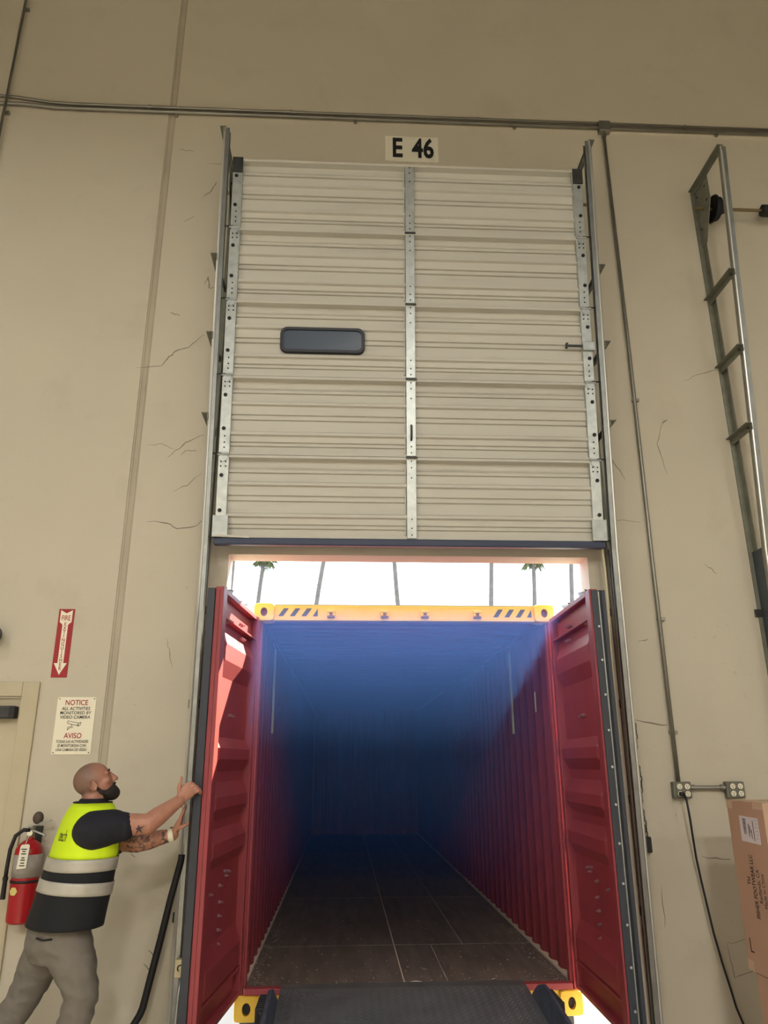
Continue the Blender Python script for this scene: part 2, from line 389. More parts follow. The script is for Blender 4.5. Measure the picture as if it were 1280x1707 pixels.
# floor
B().box(-IX-.01, IX+.01, CY+.05, CY+CL, CF-.06, CF-.004).build('subfloor', M_DUST, cont)
rows = [CY+.055, 1.795, 4.22, 6.65, 9.1, CY+CL]
for i in range(5):
    for x0, x1 in ((-IX+.012, -.037), (-.027, .281) if i == 0 else (-.027, .56), (.287, IX-.012) if i == 0 else (.566, IX-.012)):
        B().box(x0, x1, rows[i]+.006, rows[i+1]-.006, CF-.022, CF).build('floor_board', M_PLY, cont, bevel=.0015)
# screws, chips and dust on the floor
bb = B()
def flake(x, y, s):
    a = random.uniform(0, 3.1); c, sn = math.cos(a)*s, math.sin(a)*s
    bb.add([(x+c, y+sn, CF+.001), (x-sn*.5, y+c*.5, CF+.004), (x-c, y-sn, CF+.001), (x+sn*.5, y-c*.5, CF+.003)], [(0, 1, 2, 3)])
for k in range(240):
    y = CY+.08+random.random()**2*2.4
    flake(random.uniform(-1.12, 1.12), y, random.uniform(.003, .011))
for k in range(260):
    y = CY+.08+random.random()**1.5*2.2
    flake(random.choice((-1, 1))*random.uniform(1.04, 1.155), y, random.uniform(.003, .01))
for x, y, L, a in ((.05, .62, .10, 0.05), (.36, .55, .08, -.9), (.15, .95, .05, .4), (-.2, .6, .05, .3), (.62, .65, .06, .7)):
    c, sn = math.cos(a)*L/2, math.sin(a)*L/2
    bb.add([(x-c, y-sn, CF+.003), (x+sn*.1, y-c*.14, CF+.006), (x+c, y+sn, CF+.003), (x-sn*.1, y+c*.14, CF+.008)], [(0, 1, 2, 3)])
tag(bb.build('floor_debris', M_DUST), 'pale wood chips and dust scattered on the dark container floor', 'debris', kind='stuff')
# sill and lower frame
b = B(); b.box(-1.16, 1.16, CY-.01, CY+.06, CF-.04, CF+.002); b.build('sill', M_RED, cont, bevel=.004)
b = B(); b.box(-1.06, 1.06, CY, CY+.06, CF-.17, CF-.04); b.build('lower_rail', M_YEL, cont, bevel=.004)
# header
hd = B().box(-1.06, 1.06, CY, CY+.07, HZ, HZ+.125).build('header', M_YEL, cont, bevel=.005)
B().box(-1.06, 1.06, CY-.012, CY+.02, HZ, HZ+.016).build('drip_lip', M_YEL, hd)
B().box(-1.06, 1.06, CY+.002, CY+.07, HZ+.125, HZ+.133).build('top_edge', mat('header_edge', (150, 140, 110), .6), hd)
for x in (-.603, -.169, .159, .588):
    k = B(); k.box(x-.034, x+.034, CY-.03, CY, HZ+.062, HZ+.086); k.box(x-.034, x-.012, CY-.03, CY, HZ+.035, HZ+.062); k.box(x+.012, x+.034, CY-.03, CY, HZ+.035, HZ+.062)
    ko = k.build('cam_keeper', M_YEL, hd, bevel=.005)
    B().box(x-.03, x+.03, CY-.026, CY-.001, HZ+.022, HZ+.037).build('keeper_lip', mat('worn_brown', (110, 78, 52), .7), ko)
for x0, s in ((-1.05, 1), (.70, 1)):
    for k in range(4):
        x = x0+.02+k*.093
        wv = .04
        poly = [(x, HZ+.035), (x+wv, HZ+.035), (x+wv+.045, HZ+.1), (x+.045, HZ+.1)]
        if k == 3: poly = [(x, HZ+.035), (x+wv, HZ+.035), (x+wv, HZ+.1)]
        B().prism(poly, lambda a, z, t: (a, CY-.0015+t, z), .003).build('hazard_stripe', M_STRIPE, hd)
def casting(x0, x1, z0, z1, name='corner_casting'):
    """corner casting with an oval hole through its face"""
    cx, cz = (x0+x1)/2, (z0+z1)/2; N = 24; bb2 = B(); y0, y1 = CY-.02, CY+.12
    W2, H2 = (x1-x0)/2, (z1-z0)/2
    outer, inner = [], []
    for k in range(N):
        t = 2*math.pi*k/N; c, s_ = math.cos(t), math.sin(t)
        m_ = max(abs(c), abs(s_)); e = 1/((abs(c)**8+abs(s_)**8)**(1/8))
        outer.append((cx+c*e*W2, cz+s_*e*H2)); inner.append((cx+c*W2*.34*(1 if abs(c) < .9 else 1), cz+s_*H2*.5))
    for ring, y in ((outer, y1), (outer, y0+.012), ([(cx+(a-cx)*.94, cz+(c_-cz)*.94) for a, c_ in outer], y0), (inner, y0), (inner, y0+.05)):
        bb2.v += [(a, y, c_) for a, c_ in ring]
    for r_ in range(4):
        for k in range(N): bb2.f.append((r_*N+k, r_*N+(k+1) % N, (r_+1)*N+(k+1) % N, (r_+1)*N+k))
    bb2.f.append(tuple(4*N+k for k in range(N))); bb2.f.append(tuple(range(N)))
    o = bb2.build(name, M_YEL, cont, smooth='auto')
    B().prism([(cx+math.cos(2*math.pi*k/16)*W2*.33, cz+math.sin(2*math.pi*k/16)*H2*.48) for k in range(16)], lambda a, z, t: (a, y0+.035+t, z), .002).build('casting_hole', mat('casting_dark', (118, 84, 44), .9) if z0 > 1 else M_BLACK, o)
    return o
casting(-1.225, -1.06, HZ-.005, HZ+.14); casting(1.06, 1.225, HZ-.005, HZ+.14)
casting(-1.225, -1.05, CF-.20, CF-.04); casting(1.06, 1.225, CF-.20, CF-.04)

# container doors: local frame u (hinge to free edge), n (towards inside), z
def cdoor(sgn, hinge, free):
    H = V((hinge[0], hinge[1], 0)); Fp = V((free[0], free[1], 0)); U = (Fp-H).normalized(); W = (Fp-H).length
    N = V((-sgn, 0, 0)); N = (N-U*N.dot(U)).normalized()
    P = lambda u, n, z: H+U*u+N*n+V((0, 0, z))
    Z0, Z1 = CF-.02, HZ+.015
    d = B()
    def bx(bb3, u0, u1, n0, n1, z0, z1):
        vs = [P(u, n, z) for z in (z0, z1) for u, n in ((u0, n0), (u1, n0), (u1, n1), (u0, n1))]
        bb3.add(vs, [(0, 3, 2, 1), (4, 5, 6, 7), (0, 1, 5, 4), (1, 2, 6, 5), (2, 3, 7, 6), (3, 0, 4, 7)])
        return bb3
    # inner face is n=0, skin recessed; frame members
    bx(d, 0, .06, -.055, 0, Z0, Z1); bx(d, W-.10, W, -.055, 0, Z0, Z1); bx(d, .06, W-.1, -.055, 0, Z1-.035, Z1); bx(d, .06, W-.1, -.055, 0, Z0, Z0+.03)
    door = d.build('container_door', M_RED, cont, bevel=.004, label='red steel door leaf, '+('left' if sgn < 0 else 'right'))
    prof = [(Z1-.035, -.045), (Z1-.17, -.045), (Z1-.175, -.012), (Z1-.185, -.012), (Z1-.19, -.05), (2.40, -.05), (2.31, -.006), (2.20, -.006), (2.10, -.05),
            (1.715, -.05), (1.645, -.006), (1.575, -.006), (1.50, -.05), (1.435, -.05), (1.345, -.006), (1.275, -.006), (1.205, -.05), (1.15, -.05), (1.075, -.006), (.995, -.006), (.92, -.05),
            (.49, -.05), (.38, -.006), (.24, -.006), (.235, -.02), (.215, -.02), (.21, -.05), (Z0+.03, -.05)]
    p = B(); p.strip([(a, c) for a, c in prof], lambda a, c, t: P(t, c, a), .105, W-.165)
    # sloped press ends at the sides
    p.strip(prof, lambda a, c, t: P(t, c if t > .08 else -.052, a), .06, .105)
    p.strip(prof, lambda a, c, t: P(t, c if t < W-.13 else -.052, a), W-.165, W-.10)
    p.build('door_skin', M_RED, door)
    bx(B(), .06, W-.10, -.055, -.052, Z0+.03, Z1-.035).build('outer_skin', M_RED, door)
    bx(B(), .06, W-.1, -.05, -.004, Z1-.19, Z1-.178).build('top_stiffener', M_RED, door)
    bx(B(), .06, W-.1, -.05, -.004, .205, .222).build('bottom_stiffener', M_RED, door)
    # rubber gasket on the free edge, folded back round the outside
    g = B()
    if sgn > 0: bx(g, W, W+.012, -.085, -.012, Z0, Z1-.01)
    bx(g, W-.04, W+.012, -.105, -.055, Z0, Z1-.01); 
    go = g.build('gasket', mat('gasket_rubber', (44, 48, 58), .45), door, bevel=.004)
    if sgn > 0: bx(B(), W+.012, W+.016, -.062, -.054, Z0, Z1-.02).build('gasket_strip', M_RAIL, go)
    else: bx(B(), W, W+.006, -.034, -.026, Z0, Z1-.02).build('edge_bead', M_RED, go)
    z = .2
    while z < 2.6 and sgn > 0:
        B().cyl(P(W+.016, -.04, z), P(W+.024, -.04, z), .008, 8).build('gasket_screw', M_GALV, go); z += .22
    # lock rods outside with cams on top
    for u in (.40, .86):
        r = B().cyl(P(u, -.085, Z0-.03), P(u, -.085, Z1+.02), .017, 10).build('lock_rod', M_GALV, door, smooth='auto')
        c = B(); c.add([P(u-.05, -.12, Z1+.018), P(u+.05, -.10, Z1+.018), P(u+.06, -.05, Z1+.018), P(u, -.06, Z1+.018), P(u-.05, -.03, Z1+.018),
                        P(u-.05, -.12, Z1+.045), P(u+.05, -.10, Z1+.045), P(u+.075, -.03, Z1+.045), P(u, -.06, Z1+.035), P(u-.06, -.02, Z1+.05)],
                       [(4, 3, 2, 1, 0), (5, 6, 7, 8, 9), (0, 1, 6, 5), (1, 2, 7, 6), (2, 3, 8, 7), (3, 4, 9, 8), (4, 0, 5, 9)])
        c.build('cam', M_GALV, r)
        for z in (.3, 1.1, 2.0): bx(B(), u-.04, u+.04, -.11, -.055, z-.03, z+.03).build('rod_bracket', M_RED, r, bevel=.004)
    # bolt heads with cast threads showing on the inside
    for u, z in ((.42, 2.52), (.48, 2.52), (.42, 2.415), (.48, 2.415), (.55, 1.86), (.60, 1.865), (.64, 1.86), (.42, .86), (.47, .84), (.5, .87), (.62, .80), (.60, .70), (.60, .62), (.60, .54), (.60, .46), (.85, .78), (.97, 1.93), (.97, 2.45)):
        zz = -.045 if z > 2.45 else (-.03 if z > 2.4 else -.05)
        B().tube([P(u, zz-.004, z), P(u, zz+.016, z), P(u, zz+.016, z), P(u, zz+.028, z-.002)], [.011, .011, .005, .005], 6).build('bolt', mat('door_bolt', (150, 110, 118), .4, .3), door)
    return door
cdoor(-1, (-1.175, CY-.025), (-1.285, -.645))
cdoor(1, (1.175, CY-.025), (1.148, -.645))
# desiccant strips and label inside
M_DESI = mat('desiccant_fabric', (170, 178, 186), .7)
for sx, yy, lab in ((-1, 1.72, 'pale desiccant strip hanging on the left container wall'), (1, 1.95, 'pale desiccant strip hanging on the right container wall')):
    e = empty('desiccant_strip', (sx*1.15, yy, 1.82)); tag(e, lab, 'desiccant strip', 'desiccant strips in the container')
    b = B(); rg = []
    for k in range(9):
        z = 2.58-.77*k/8; wv = .018+.004*math.sin(k*1.7)+.008*k/8
        rg.append([V((sx*(1.148-.012*math.cos(t)), yy+wv*math.sin(t), z)) for t in [2*math.pi*j/10 for j in range(10)]])
    b.loft(rg).build('pouch', M_DESI, e, smooth='auto')
    B().tube([(sx*1.15, yy, 2.58), (sx*1.16, yy, 2.62), (sx*1.175, yy, 2.64)], .004, 6).build('hook', M_GALV, e)
tag(B().box(1.166, 1.1695, 1.085, 1.12, 1.96, 2.13).build('wall_label', M_PAPER), 'small white label stuck on the right container wall', 'label')
# trailer chassis under the container
ch = empty('trailer_chassis', (0, 3, -1.3)); tag(ch, 'dark trailer chassis carrying the container outside', 'trailer')
for x in (-.5, .5): B().box(x-.06, x+.06, CY+.1, CY+CL, -.50, -.16).build('main_beam', M_DARKST, ch)
for y in (CY+.25, 4, 8, 12): B().box(-1.2, 1.2, y-.08, y+.08, -.30, -.165).build('cross_beam', M_DARKST, ch)
for y in (1.9, 3.2):
    for s in (-1, 1):
        wl = B().cyl((s*.75, y, -.80), (s*1.18, y, -.80), .5, 24).build('wheel', M_BLACK, ch, bevel=.04)
        B().cyl((s*1.17, y, -.80), (s*1.19, y, -.80), .27, 20).build('rim', M_GALV, wl)
    B().cyl((-.8, y, -.8), (.8, y, -.8), .06, 10).build('axle', M_DARKST, ch)

# ---------------------------------------------------------------- dock plate
dp = empty('dock_plate', (0, -.6, -.1)); tag(dp, 'grey steel dock plate with tread bridging floor and container', 'dock plate')
M_TREAD = mat('tread_plate', (112, 112, 114), .45, .5, var=.15, vscale=5)
nt = M_TREAD.node_tree
slope = (.088-(FZ+.012))/(.46+1.5)
dz = lambda y: .088-(.46-y)*slope
b = B(); b.add([(-.90, .53, .062), (.80, .53, .062), (.80, -1.5, FZ+.001), (-.90, -1.5, FZ+.001), (-.90, .53, .080), (.80, .53, .080), (.80, .40, dz(.40)), (-.90, .40, dz(.40)), (.80, -1.5, dz(-1.5)), (-.90, -1.5, dz(-1.5))],
               [(0, 3, 2, 1), (4, 5, 6, 7), (7, 6, 8, 9), (0, 1, 5, 4), (1, 2, 8, 6, 5), (3, 0, 4, 7, 9), (2, 3, 9, 8)])
deck = b.build('deck', M_TREAD, dp)
# tread lugs: raised lens bars in alternating directions
bb = B(); 
yy = .36; r_ = 0
while yy > -.75:
    xx = -.88+(r_ % 2)*.014
    while xx < .79:
        a = .9 if (int((xx+.9)/.028)+r_) % 2 else -.9
        c, s_ = math.cos(a)*.011, math.sin(a)*.011; z = dz(yy)
        bb.add([(xx-c, yy-s_, z), (xx+s_*.28, yy-c*.28, z), (xx+c, yy+s_, z), (xx-s_*.28, yy+c*.28, z), (xx, yy, z+.003)], [(0, 1, 4), (1, 2, 4), (2, 3, 4), (3, 0, 4)])
        xx += .028
    yy -= .026; r_ += 1
tag(bb.build('tread_lugs', M_TREAD, dp), kind='stuff')
M_CURB = mat('curb_steel', (92, 100, 116), .5, .5, var=.3, vscale=9, dirt=(60, 60, 64), dscale=14, damt=.6)
for s, xi in ((-1, -.90), (1, .80)):
    b = B(); xo = xi+s*.05; xm = xi+s*.022
    sec = lambda y, h: [V((xi, y, dz(y)-.01)), V((xo, y, dz(y)-.01)), V((xo, y, dz(y)+h-.01)), V((xm, y, dz(y)+h))]
    b.loft([sec(.26, .02), sec(.15, .09), sec(.0, .15), sec(-.1, .16), sec(-1.5, .16)]).build('curb', M_CURB, dp, bevel=.006)
    rb = B().box(*sorted((xo+s*.002, xo+s*.05)), -.20, .12, .0, .115).build('curb_bumper', M_BLACK, dp, bevel=.02)
    for k in range(7):
        B().box(*sorted((xo+s*.004, xo+s*.06)), -.19+k*.045, -.165+k*.045, .0, .128).build('rubber_rib', M_BLACK, rb, bevel=.006)

# ---------------------------------------------------------------- overhead sectional door (raised, leaning into the room)
TA = math.atan(.099); SH = .6375
od = empty('overhead_door', (0, -.15, 3.10), (TA, 0, 0)); tag(od, 'raised ribbed white sectional dock door below the E 46 sign', 'overhead door')
# local: x, n=-y towards the room, z up the door
prof = [(0, 0), (0, .030), (.022, .030), (.026, .010), (.062, .010), (.066, -.002), (.072, -.002), (.076, .012), (.092, .012), (.096, -.002), (.102, -.002), (.108, .012),
        (.150, .014), (.160, .034), (.180, .034), (.192, .012), (.270, .012), (.275, -.002), (.281, -.002), (.286, .012), (.312, .012), (.317, -.002), (.323, -.002), (.328, .012),
        (.392, .014), (.402, .034), (.422, .034), (.434, .012), (.490, .012), (.494, -.002), (.500, -.002), (.504, .012), (.520, .012), (.524, .004), (.530, .002), (.535, .008),
        (.552, -.010), (.602, -.010), (.610, .044), (SH-.008, .044), (SH-.008, 0)]
M_STILE = mat('stile_galvanised', (186, 190, 186), .38, .6, var=.14, vscale=16)
names = ['bottom', 'second', 'third', 'fourth', 'top']
for i in range(5):
    z0 = i*SH+.03
    for sx0, sx1 in ((-1.43, -.04), (.045, 1.43)):
        pass
    bb = B(); bb.strip(prof, lambda a, n, t: (t, -n, z0+a), -1.43, 1.43)
    sec = bb.build('door_section', M_DOORPAINT, od, local=True)
    B().box(-1.43, 1.43, .011, .035, z0, z0+SH-.01).build('section_back', M_DOORPAINT, sec, local=True)
    # stiles
    cs = B(); cs.box(-.037, .037, -.042, -.004, z0+.004, z0+SH-.016); cs.build('centre_stile', M_STILE, sec, local=True, bevel=.003)
    B().box(-.050, -.044, -.03, -.002, z0+.03, z0+SH-.08).build('centre_lip', M_DOORPAINT, sec, local=True)
    for s in (-1, 1):
        x0, x1 = sorted((s*1.375, s*1.455))
        B().box(x0, x1, -.044, -.0, z0+.004, z0+SH-.02).build('end_stile', M_STILE, sec, local=True, bevel=.003)
        for zz in (.20, .47): B().cyl((s*1.425, -.043, z0+zz), (s*1.425, -.049, z0+zz), .015, 12).build('grommet', M_BOLT, sec, local=True)
        for zz, dx in ((.05, 0), (.09, 0), (.14, 0), (.54, -.018), (.54, .018), (.575, -.018), (.575, .018)):
            B().cyl((s*1.415+dx, -.043, z0+zz), (s*1.415+dx, -.048, z0+zz), .006, 8).build('rivet', M_BOLT, sec, local=True)
        # hinge and roller at the section joint
        if i < 4:
            h = B(); h.prism([(-.03, .02), (.03, .02), (.03, -.035), (0, -.06), (-.03, -.035)], lambda a, c, t: (s*1.415+a, -.044-t, z0+SH-.005+c), .008)
            h.cyl((s*1.375, -.05, z0+SH-.008), (s*1.46, -.05, z0+SH-.008), .009, 8); h.build('hinge', M_GALV, sec, local=True)
        B().cyl((s*1.43, -.05, z0+.0), (s*1.515, -.05, z0+.0), .007, 8).build('roller_stem', M_DARKST, sec, local=True)
    for zz in (.03, .08, .15, .47, .55, .60): B().cyl((0, -.041, z0+zz), (0, -.046, z0+zz), .0055, 8).build('rivet', M_BOLT, sec, local=True)
    if i < 4: B().box(-.042, .046, -.05, -.0, z0+SH-.018, z0+SH-.002).build('centre_hinge', M_DARKST, sec, local=True)
    if i == 2:
        wx, wz = -.693, z0+.305
        fr = B(); ro = rrect(.665, .215, .055); ri = rrect(.615, .165, .04)
        nn = len(ro)
        fr.v = [(wx+a, -.030, wz+c) for a, c in ro]+[(wx+a, -.046, wz+c) for a, c in [(p*.985, q*.97) for p, q in ro]]+[(wx+a, -.046, wz+c) for a, c in ri]+[(wx+a, -.034, wz+c) for a, c in ri]
        for r in range(3):
            for k in range(nn): fr.f.append((r*nn+k, r*nn+(k+1) % nn, (r+1)*nn+(k+1) % nn, (r+1)*nn+k))
        fr.v += [(wx+a, .0, wz+c) for a, c in ro]
        for k in range(nn): fr.f.append((k, (k+1) % nn, 4*nn+(k+1) % nn, 4*nn+k))
        wf = fr.build('window_frame', mat('window_black', (34, 38, 46), .45), sec, local=True, label='black rounded window frame')
        B().prism(ri, lambda a, c, t: (wx+a, -.034+t, wz+c), .02).build('pane', mat('dirty_pane', (74, 84, 100), .25), wf, local=True)
        lk = B().box(1.37, 1.47, -.07, -.04, z0+.26, z0+.335).build('slide_lock', M_GALV, sec, local=True, bevel=.005)
        B().box(1.24, 1.40, -.065, -.048, z0+.292, z0+.306).build('lock_bolt', M_DARKST, lk, local=True); B().box(1.235, 1.25, -.075, -.04, z0+.28, z0+.318).build('bolt_knob', M_DARKST, lk, local=True)
    if i == 1:
        h = B(); h.tube([(0, -.045, z0+.13), (0, -.075, z0+.145), (0, -.075, z0+.235), (0, -.045, z0+.25)], .008, 8); h.build('lift_handle', M_DARKST, sec, local=True, smooth='auto')
    if i == 0:
        B().box(-1.46, 1.46, -.045, .035, z0-.055, z0-.002).build('bottom_seal', mat('seal_rubber', (52, 60, 84), .5), sec, local=True, bevel=.008)
        for s in (-1, 1):
            k = B().box(*sorted((s*1.36, s*1.47)), -.06, -.045, z0+.0, z0+.16).build('bottom_bracket', M_GALV, sec, local=True)
        B().beam((-1.46, -.06, z0+.01), (-1.2, -.055, z0-.0), .014, .008).build('cable_strap', M_WHITE, sec, local=True)
    if i == 4:
        for s in (-1, 1): B().box(*sorted((s*1.375, s*1.46)), -.06, -.044, z0+.5, z0+SH).build('top_bracket', M_DARKST, sec, local=True, bevel=.004)

# ---------------------------------------------------------------- tracks
def track(sx, side, name, lab, with_plate=True, top=6.56):
    """sx x position; side -1: left of its door, +1: right"""
    e = empty(name, (sx, -.05, FZ)); tag(e, lab, 'door track')
    fr = lambda z: -.185-.099*(z-3.05) if z > 3.05 else -.095-.09*(z-FZ)/(3.05-FZ)
    b = B()
    # wall angle
    x0, x1 = sorted((sx+side*.0, sx+side*.045)); b.box(x0, x1, -.012, 0, FZ, top); x0, x1 = sorted((sx, sx+side*.006)); b.box(x0, x1, -.07, -.0, FZ, top)
    b.build('wall_angle', M_PLATE, e)
    # guide rail
    b = B()
    for z0, z1 in ((FZ, 3.05), (3.05, top)):
        p0, p1 = V((sx, fr(z0), z0)), V((sx, fr(z1), z1))
        b.beam(p0+V((side*.02, 0, 0)), p1+V((side*.02, 0, 0)), .005, .055, (1, 0, 0))
        b.beam(p0+V((0, -.026, 0)), p1+V((0, -.026, 0)), .040, .005, (1, 0, 0)); b.beam(p0+V((0, .026, 0)), p1+V((0, .026, 0)), .040, .005, (1, 0, 0))
    b.build('guide_rail', M_RAIL, e)
    b = B(); b.tube([V((sx+side*.02, fr(z)-.026, z)) for z in (FZ, 1.5, 3.05, 4.5, top)], .012, 8); b.build('rail_lip', mat('bright_rail', (206, 204, 196), .35, .7), e, smooth='auto')
    # filler plate behind the rail below the lintel
    b = B(); x0, x1 = sorted((sx+side*.012, sx+side*.018))
    b.add([(x, y, z) for x in (x0, x1) for y, z in ((-.0, FZ), (fr(FZ), FZ), (fr(2.0), 2.0), (fr(3.1), 3.1), (-.0, 3.1))],
          [(0, 1, 2, 3, 4), (9, 8, 7, 6, 5), (0, 5, 6, 1), (1, 6, 7, 2), (2, 7, 8, 3), (3, 8, 9, 4), (4, 9, 5, 0)])
    b.build('side_angle', mat('track_blue_grey', (84, 92, 100), .5, .6, var=.15, vscale=9), e)
    for z in (4.04, 4.70, 5.37):
        a = B(); a.beam((sx+side*.03, -.0, z), (sx+side*.03, fr(z)-.045, z), .006, .055, (1, 0, 0)); a.beam((sx+side*.052, -.0, z+.026), (sx+side*.052, fr(z)-.045, z+.026), .05, .006, (1, 0, 0))
        ao = a.build('standoff_arm', M_PLATE, e)
        B().cyl((sx+side*.0, fr(z)+.0, z), (sx+side*.045, fr(z), z), .012, 8).build('arm_bolt', M_DARKST, ao)
    a = B(); a.beam((sx+side*.02, -.0, top-.02), (sx+side*.02, fr(top)-.04, top-.02), .006, .05, (1, 0, 0)); a.beam((sx+side*.035, 0, top+.004), (sx+side*.035, fr(top)-.04, top+.004), .05, .006, (1, 0, 0)); a.build('top_arm', M_PLATE, e)
    pl = B(); pl.prism([(-.0, top-.03), (-.26, top-.03), (-.26, top-.28), (-.10, top-.62), (0, top-.62)], lambda y, z, t: (sx+side*.008+side*t, y, z), .006)
    po = pl.build('bearing_plate', M_PLATE, e, bevel=.002)
    for y, z in ((-.20, top-.10), (-.05, top-.1), (-.2, top-.25), (-.05, top-.45)): B().cyl((sx-side*.004, y, z), (sx+side*.018, y, z), .011, 8).build('plate_bolt', M_DARKST, po)
    for z in (2.62, 1.95, 1.3, .6):
        B().box(*sorted((sx-side*.006, sx+side*.07)), -.016, -.0, z-.03, z+.03).build('wall_clip', M_DARKST, e, bevel=.003)
    return e
TL = track(-1.515, -1, 'door_track', 'tilted steel track along the left edge of the raised dock door')
TR = track(1.515, 1, 'door_track', 'tilted steel track along the right edge of the raised dock door')
TN = track(2.70, -1, 'door_track', 'steel track with drum of the neighbouring dock door, far right')
def shaft(x0, x1, lab, extra=False, drums=()):
    e = empty('torsion_shaft', ((x0+x1)/2, -.13, 6.27)); tag(e, lab, 'shaft')
    B().cyl((x0, -.13, 6.27), (x1, -.13, 6.27), .014, 10).build('rod', mat('shaft_brass', (128, 112, 78), .4, .7), e, smooth='auto')
    for x, d in drums:
        rg = []
        for dx, r in ((0, .02), (.0, .118), (.012, .125), (.02, .112), (.055, .105), (.07, .07), (.09, .05), (.13, .03)):
            rg.append([V((x+d*dx, -.13+r*math.cos(t), 6.27+r*math.sin(t))) for t in [2*math.pi*k/20 for k in range(20)]])
        B().loft(rg).build('cable_drum', mat('drum_black', (36, 36, 40), .5, .4), e, smooth='auto')
    if extra:
        B().cyl((3.22, -.13, 6.27), (3.34, -.13, 6.27), .06, 6).build('coupler', M_BLACK, e, bevel=.008)
    return e
shaft(-1.62, 1.62, 'torsion shaft with cable drums behind the raised dock door', drums=((-1.44, 1), (1.44, -1)))
shaft(2.60, 5.8, 'torsion shaft with black cable drum of the neighbouring door', True, ((2.76, 1),))
# pull rope and chain on the right track
e = tag(B().tube([(1.44, -.16, 3.11), (1.452, -.15, 2.9), (1.452, -.145, 2.69), (1.44, -.14, 2.4), (1.432, -.14, 2.04), (1.428, -.14, 1.8), (1.424, -.14, 1.62), (1.412, -.142, 1.6), (1.42, -.145, 1.58), (1.436, -.142, 1.61)], .0065, 7).build('pull_rope', mat('rope_cream', (214, 202, 164), .9), smooth=True), 'thin cream pull rope hanging beside the right door track', 'rope')
ch = empty('lift_chain', (1.60, -.02, 1.0)); tag(ch, 'dark chain hanging on the wall beside the right track', 'chain')
for k in range(22):
    z = 1.83-k*.036
    b = B(); pts = [(1.60+.006*math.sin(k*.7)+(.008*math.cos(t) if k % 2 else 0), -.02+(.008*math.cos(t) if not k % 2 else 0), z+.022*math.sin(t)) for t in [2*math.pi*j/8 for j in range(9)]]
    b.tube(pts, .0035, 5, False).build('chain_link', M_DARKST, ch)
B().box(1.58, 1.625, -.05, 0, .96, 1.06).build('chain_keeper', M_BLACK, ch, bevel=.006)
# photo-eye / latch box at the foot of the left track
lb = empty('track_latch', (-1.475, -.2, .33)); tag(lb, 'small cream latch box low on the left door track', 'latch')
B().box(-1.51, -1.44, -.205, -.15, .30, .40).build('housing', mat('cream_plastic', (218, 204, 160), .5), lb, bevel=.006)
B().tube([(-1.475+.018*math.cos(t), -.207, .352+.018*math.sin(t)) for t in [math.pi*1.5*k/8-.6 for k in range(9)]], .004, 6).build('ring', M_DARKST, lb)
B().tube([(-1.475, -.17, .30), (-1.48, -.18, .2), (-1.485, -.19, .05), (-1.49, -.17, FZ)], .012, 8).build('cable', M_GALV, lb, smooth=True)

# ---------------------------------------------------------------- conduits and electrics
def straps(e, pts, r):
    for p, d in pts:
        x, z = p
        if d == 'h': B().box(x-.012, x+.012, -.03, -.002, z-r-.02, z+r+.004).build('strap', M_CONDUIT, e)
        else: B().box(x-r-.004, x+r+.022, -.03, 0, z-.012, z+.012).build('strap', M_CONDUIT, e)
e = empty('steel_conduit', (0, 0, 7.30)); tag(e, 'upper of two long horizontal steel conduits above the door', 'conduit')
B().tube([(-5.5, -.02, 7.375), (-3.75, -.02, 7.375), (-3.55, -.02, 7.36), (-3.25, -.022, 7.315), (-3.05, -.022, 7.306), (5.8, -.022, 7.318)], .014, 10).build('pipe', M_CONDUIT, e, smooth=True)
straps(e, [((-2.35, 7.308), 'h'), ((-1.05, 7.31), 'h'), ((.7, 7.312), 'h'), ((2.7, 7.314), 'h')], .014)
e = empty('steel_conduit', (0, 0, 7.26)); tag(e, 'lower of two long horizontal steel conduits above the door', 'conduit')
B().tube([(-5.5, -.025, 7.22), (-3.9, -.025, 7.22), (-3.7, -.025, 7.28), (-3.5, -.025, 7.282), (-3.2, -.025, 7.252), (-3.0, -.025, 7.252), (5.8, -.025, 7.262)], .018, 10).build('pipe', M_CONDUIT, e, smooth=True)
straps(e, [((-2.1, 7.252), 'h'), ((-.45, 7.254), 'h'), ((1.05, 7.257), 'h'), ((3.0, 7.26), 'h')], .018)
e = empty('steel_conduit', (-3.635, 0, 6)); tag(e, 'vertical steel conduit in the top left corner', 'conduit')
B().tube([(-3.635, -.045, 10), (-3.635, -.045, 6.0), (-3.635, -.02, 2.6)], .013, 10).build('pipe', M_CONDUIT, e, smooth=True)
straps(e, [((-3.635, 8.45), 'v'), ((-3.635, 7.18), 'v'), ((-3.635, 5.0), 'v')], .013)
e = empty('junction_box', (1.905, 0, 7.25)); tag(e, 'grey junction box where the vertical conduit meets the horizontal pair', 'junction box')
B().box(1.85, 1.96, -.06, 0, 7.20, 7.315).build('box', M_CONDUIT, e, bevel=.005); B().box(1.855, 1.955, -.064, -.06, 7.205, 7.31).build('cover', M_CONDUIT, e)
e = empty('steel_conduit', (1.88, 0, 1.42)); tag(e, 'long vertical steel conduit running down to the outlet box', 'conduit')
B().tube([(1.894, -.03, 7.21), (1.89, -.025, 5), (1.875, -.02, 3), (1.868, -.03, 1.40)], .015, 10).build('pipe', M_CONDUIT, e, smooth=True)
B().cyl((1.8935, -.03, 7.20), (1.8935, -.03, 7.14), .021, 10).build('connector', M_CONDUIT, e)
straps(e, [((1.881, 2.57), 'v'), ((1.888, 4.4), 'v'), ((1.87, 1.75), 'v')], .015)
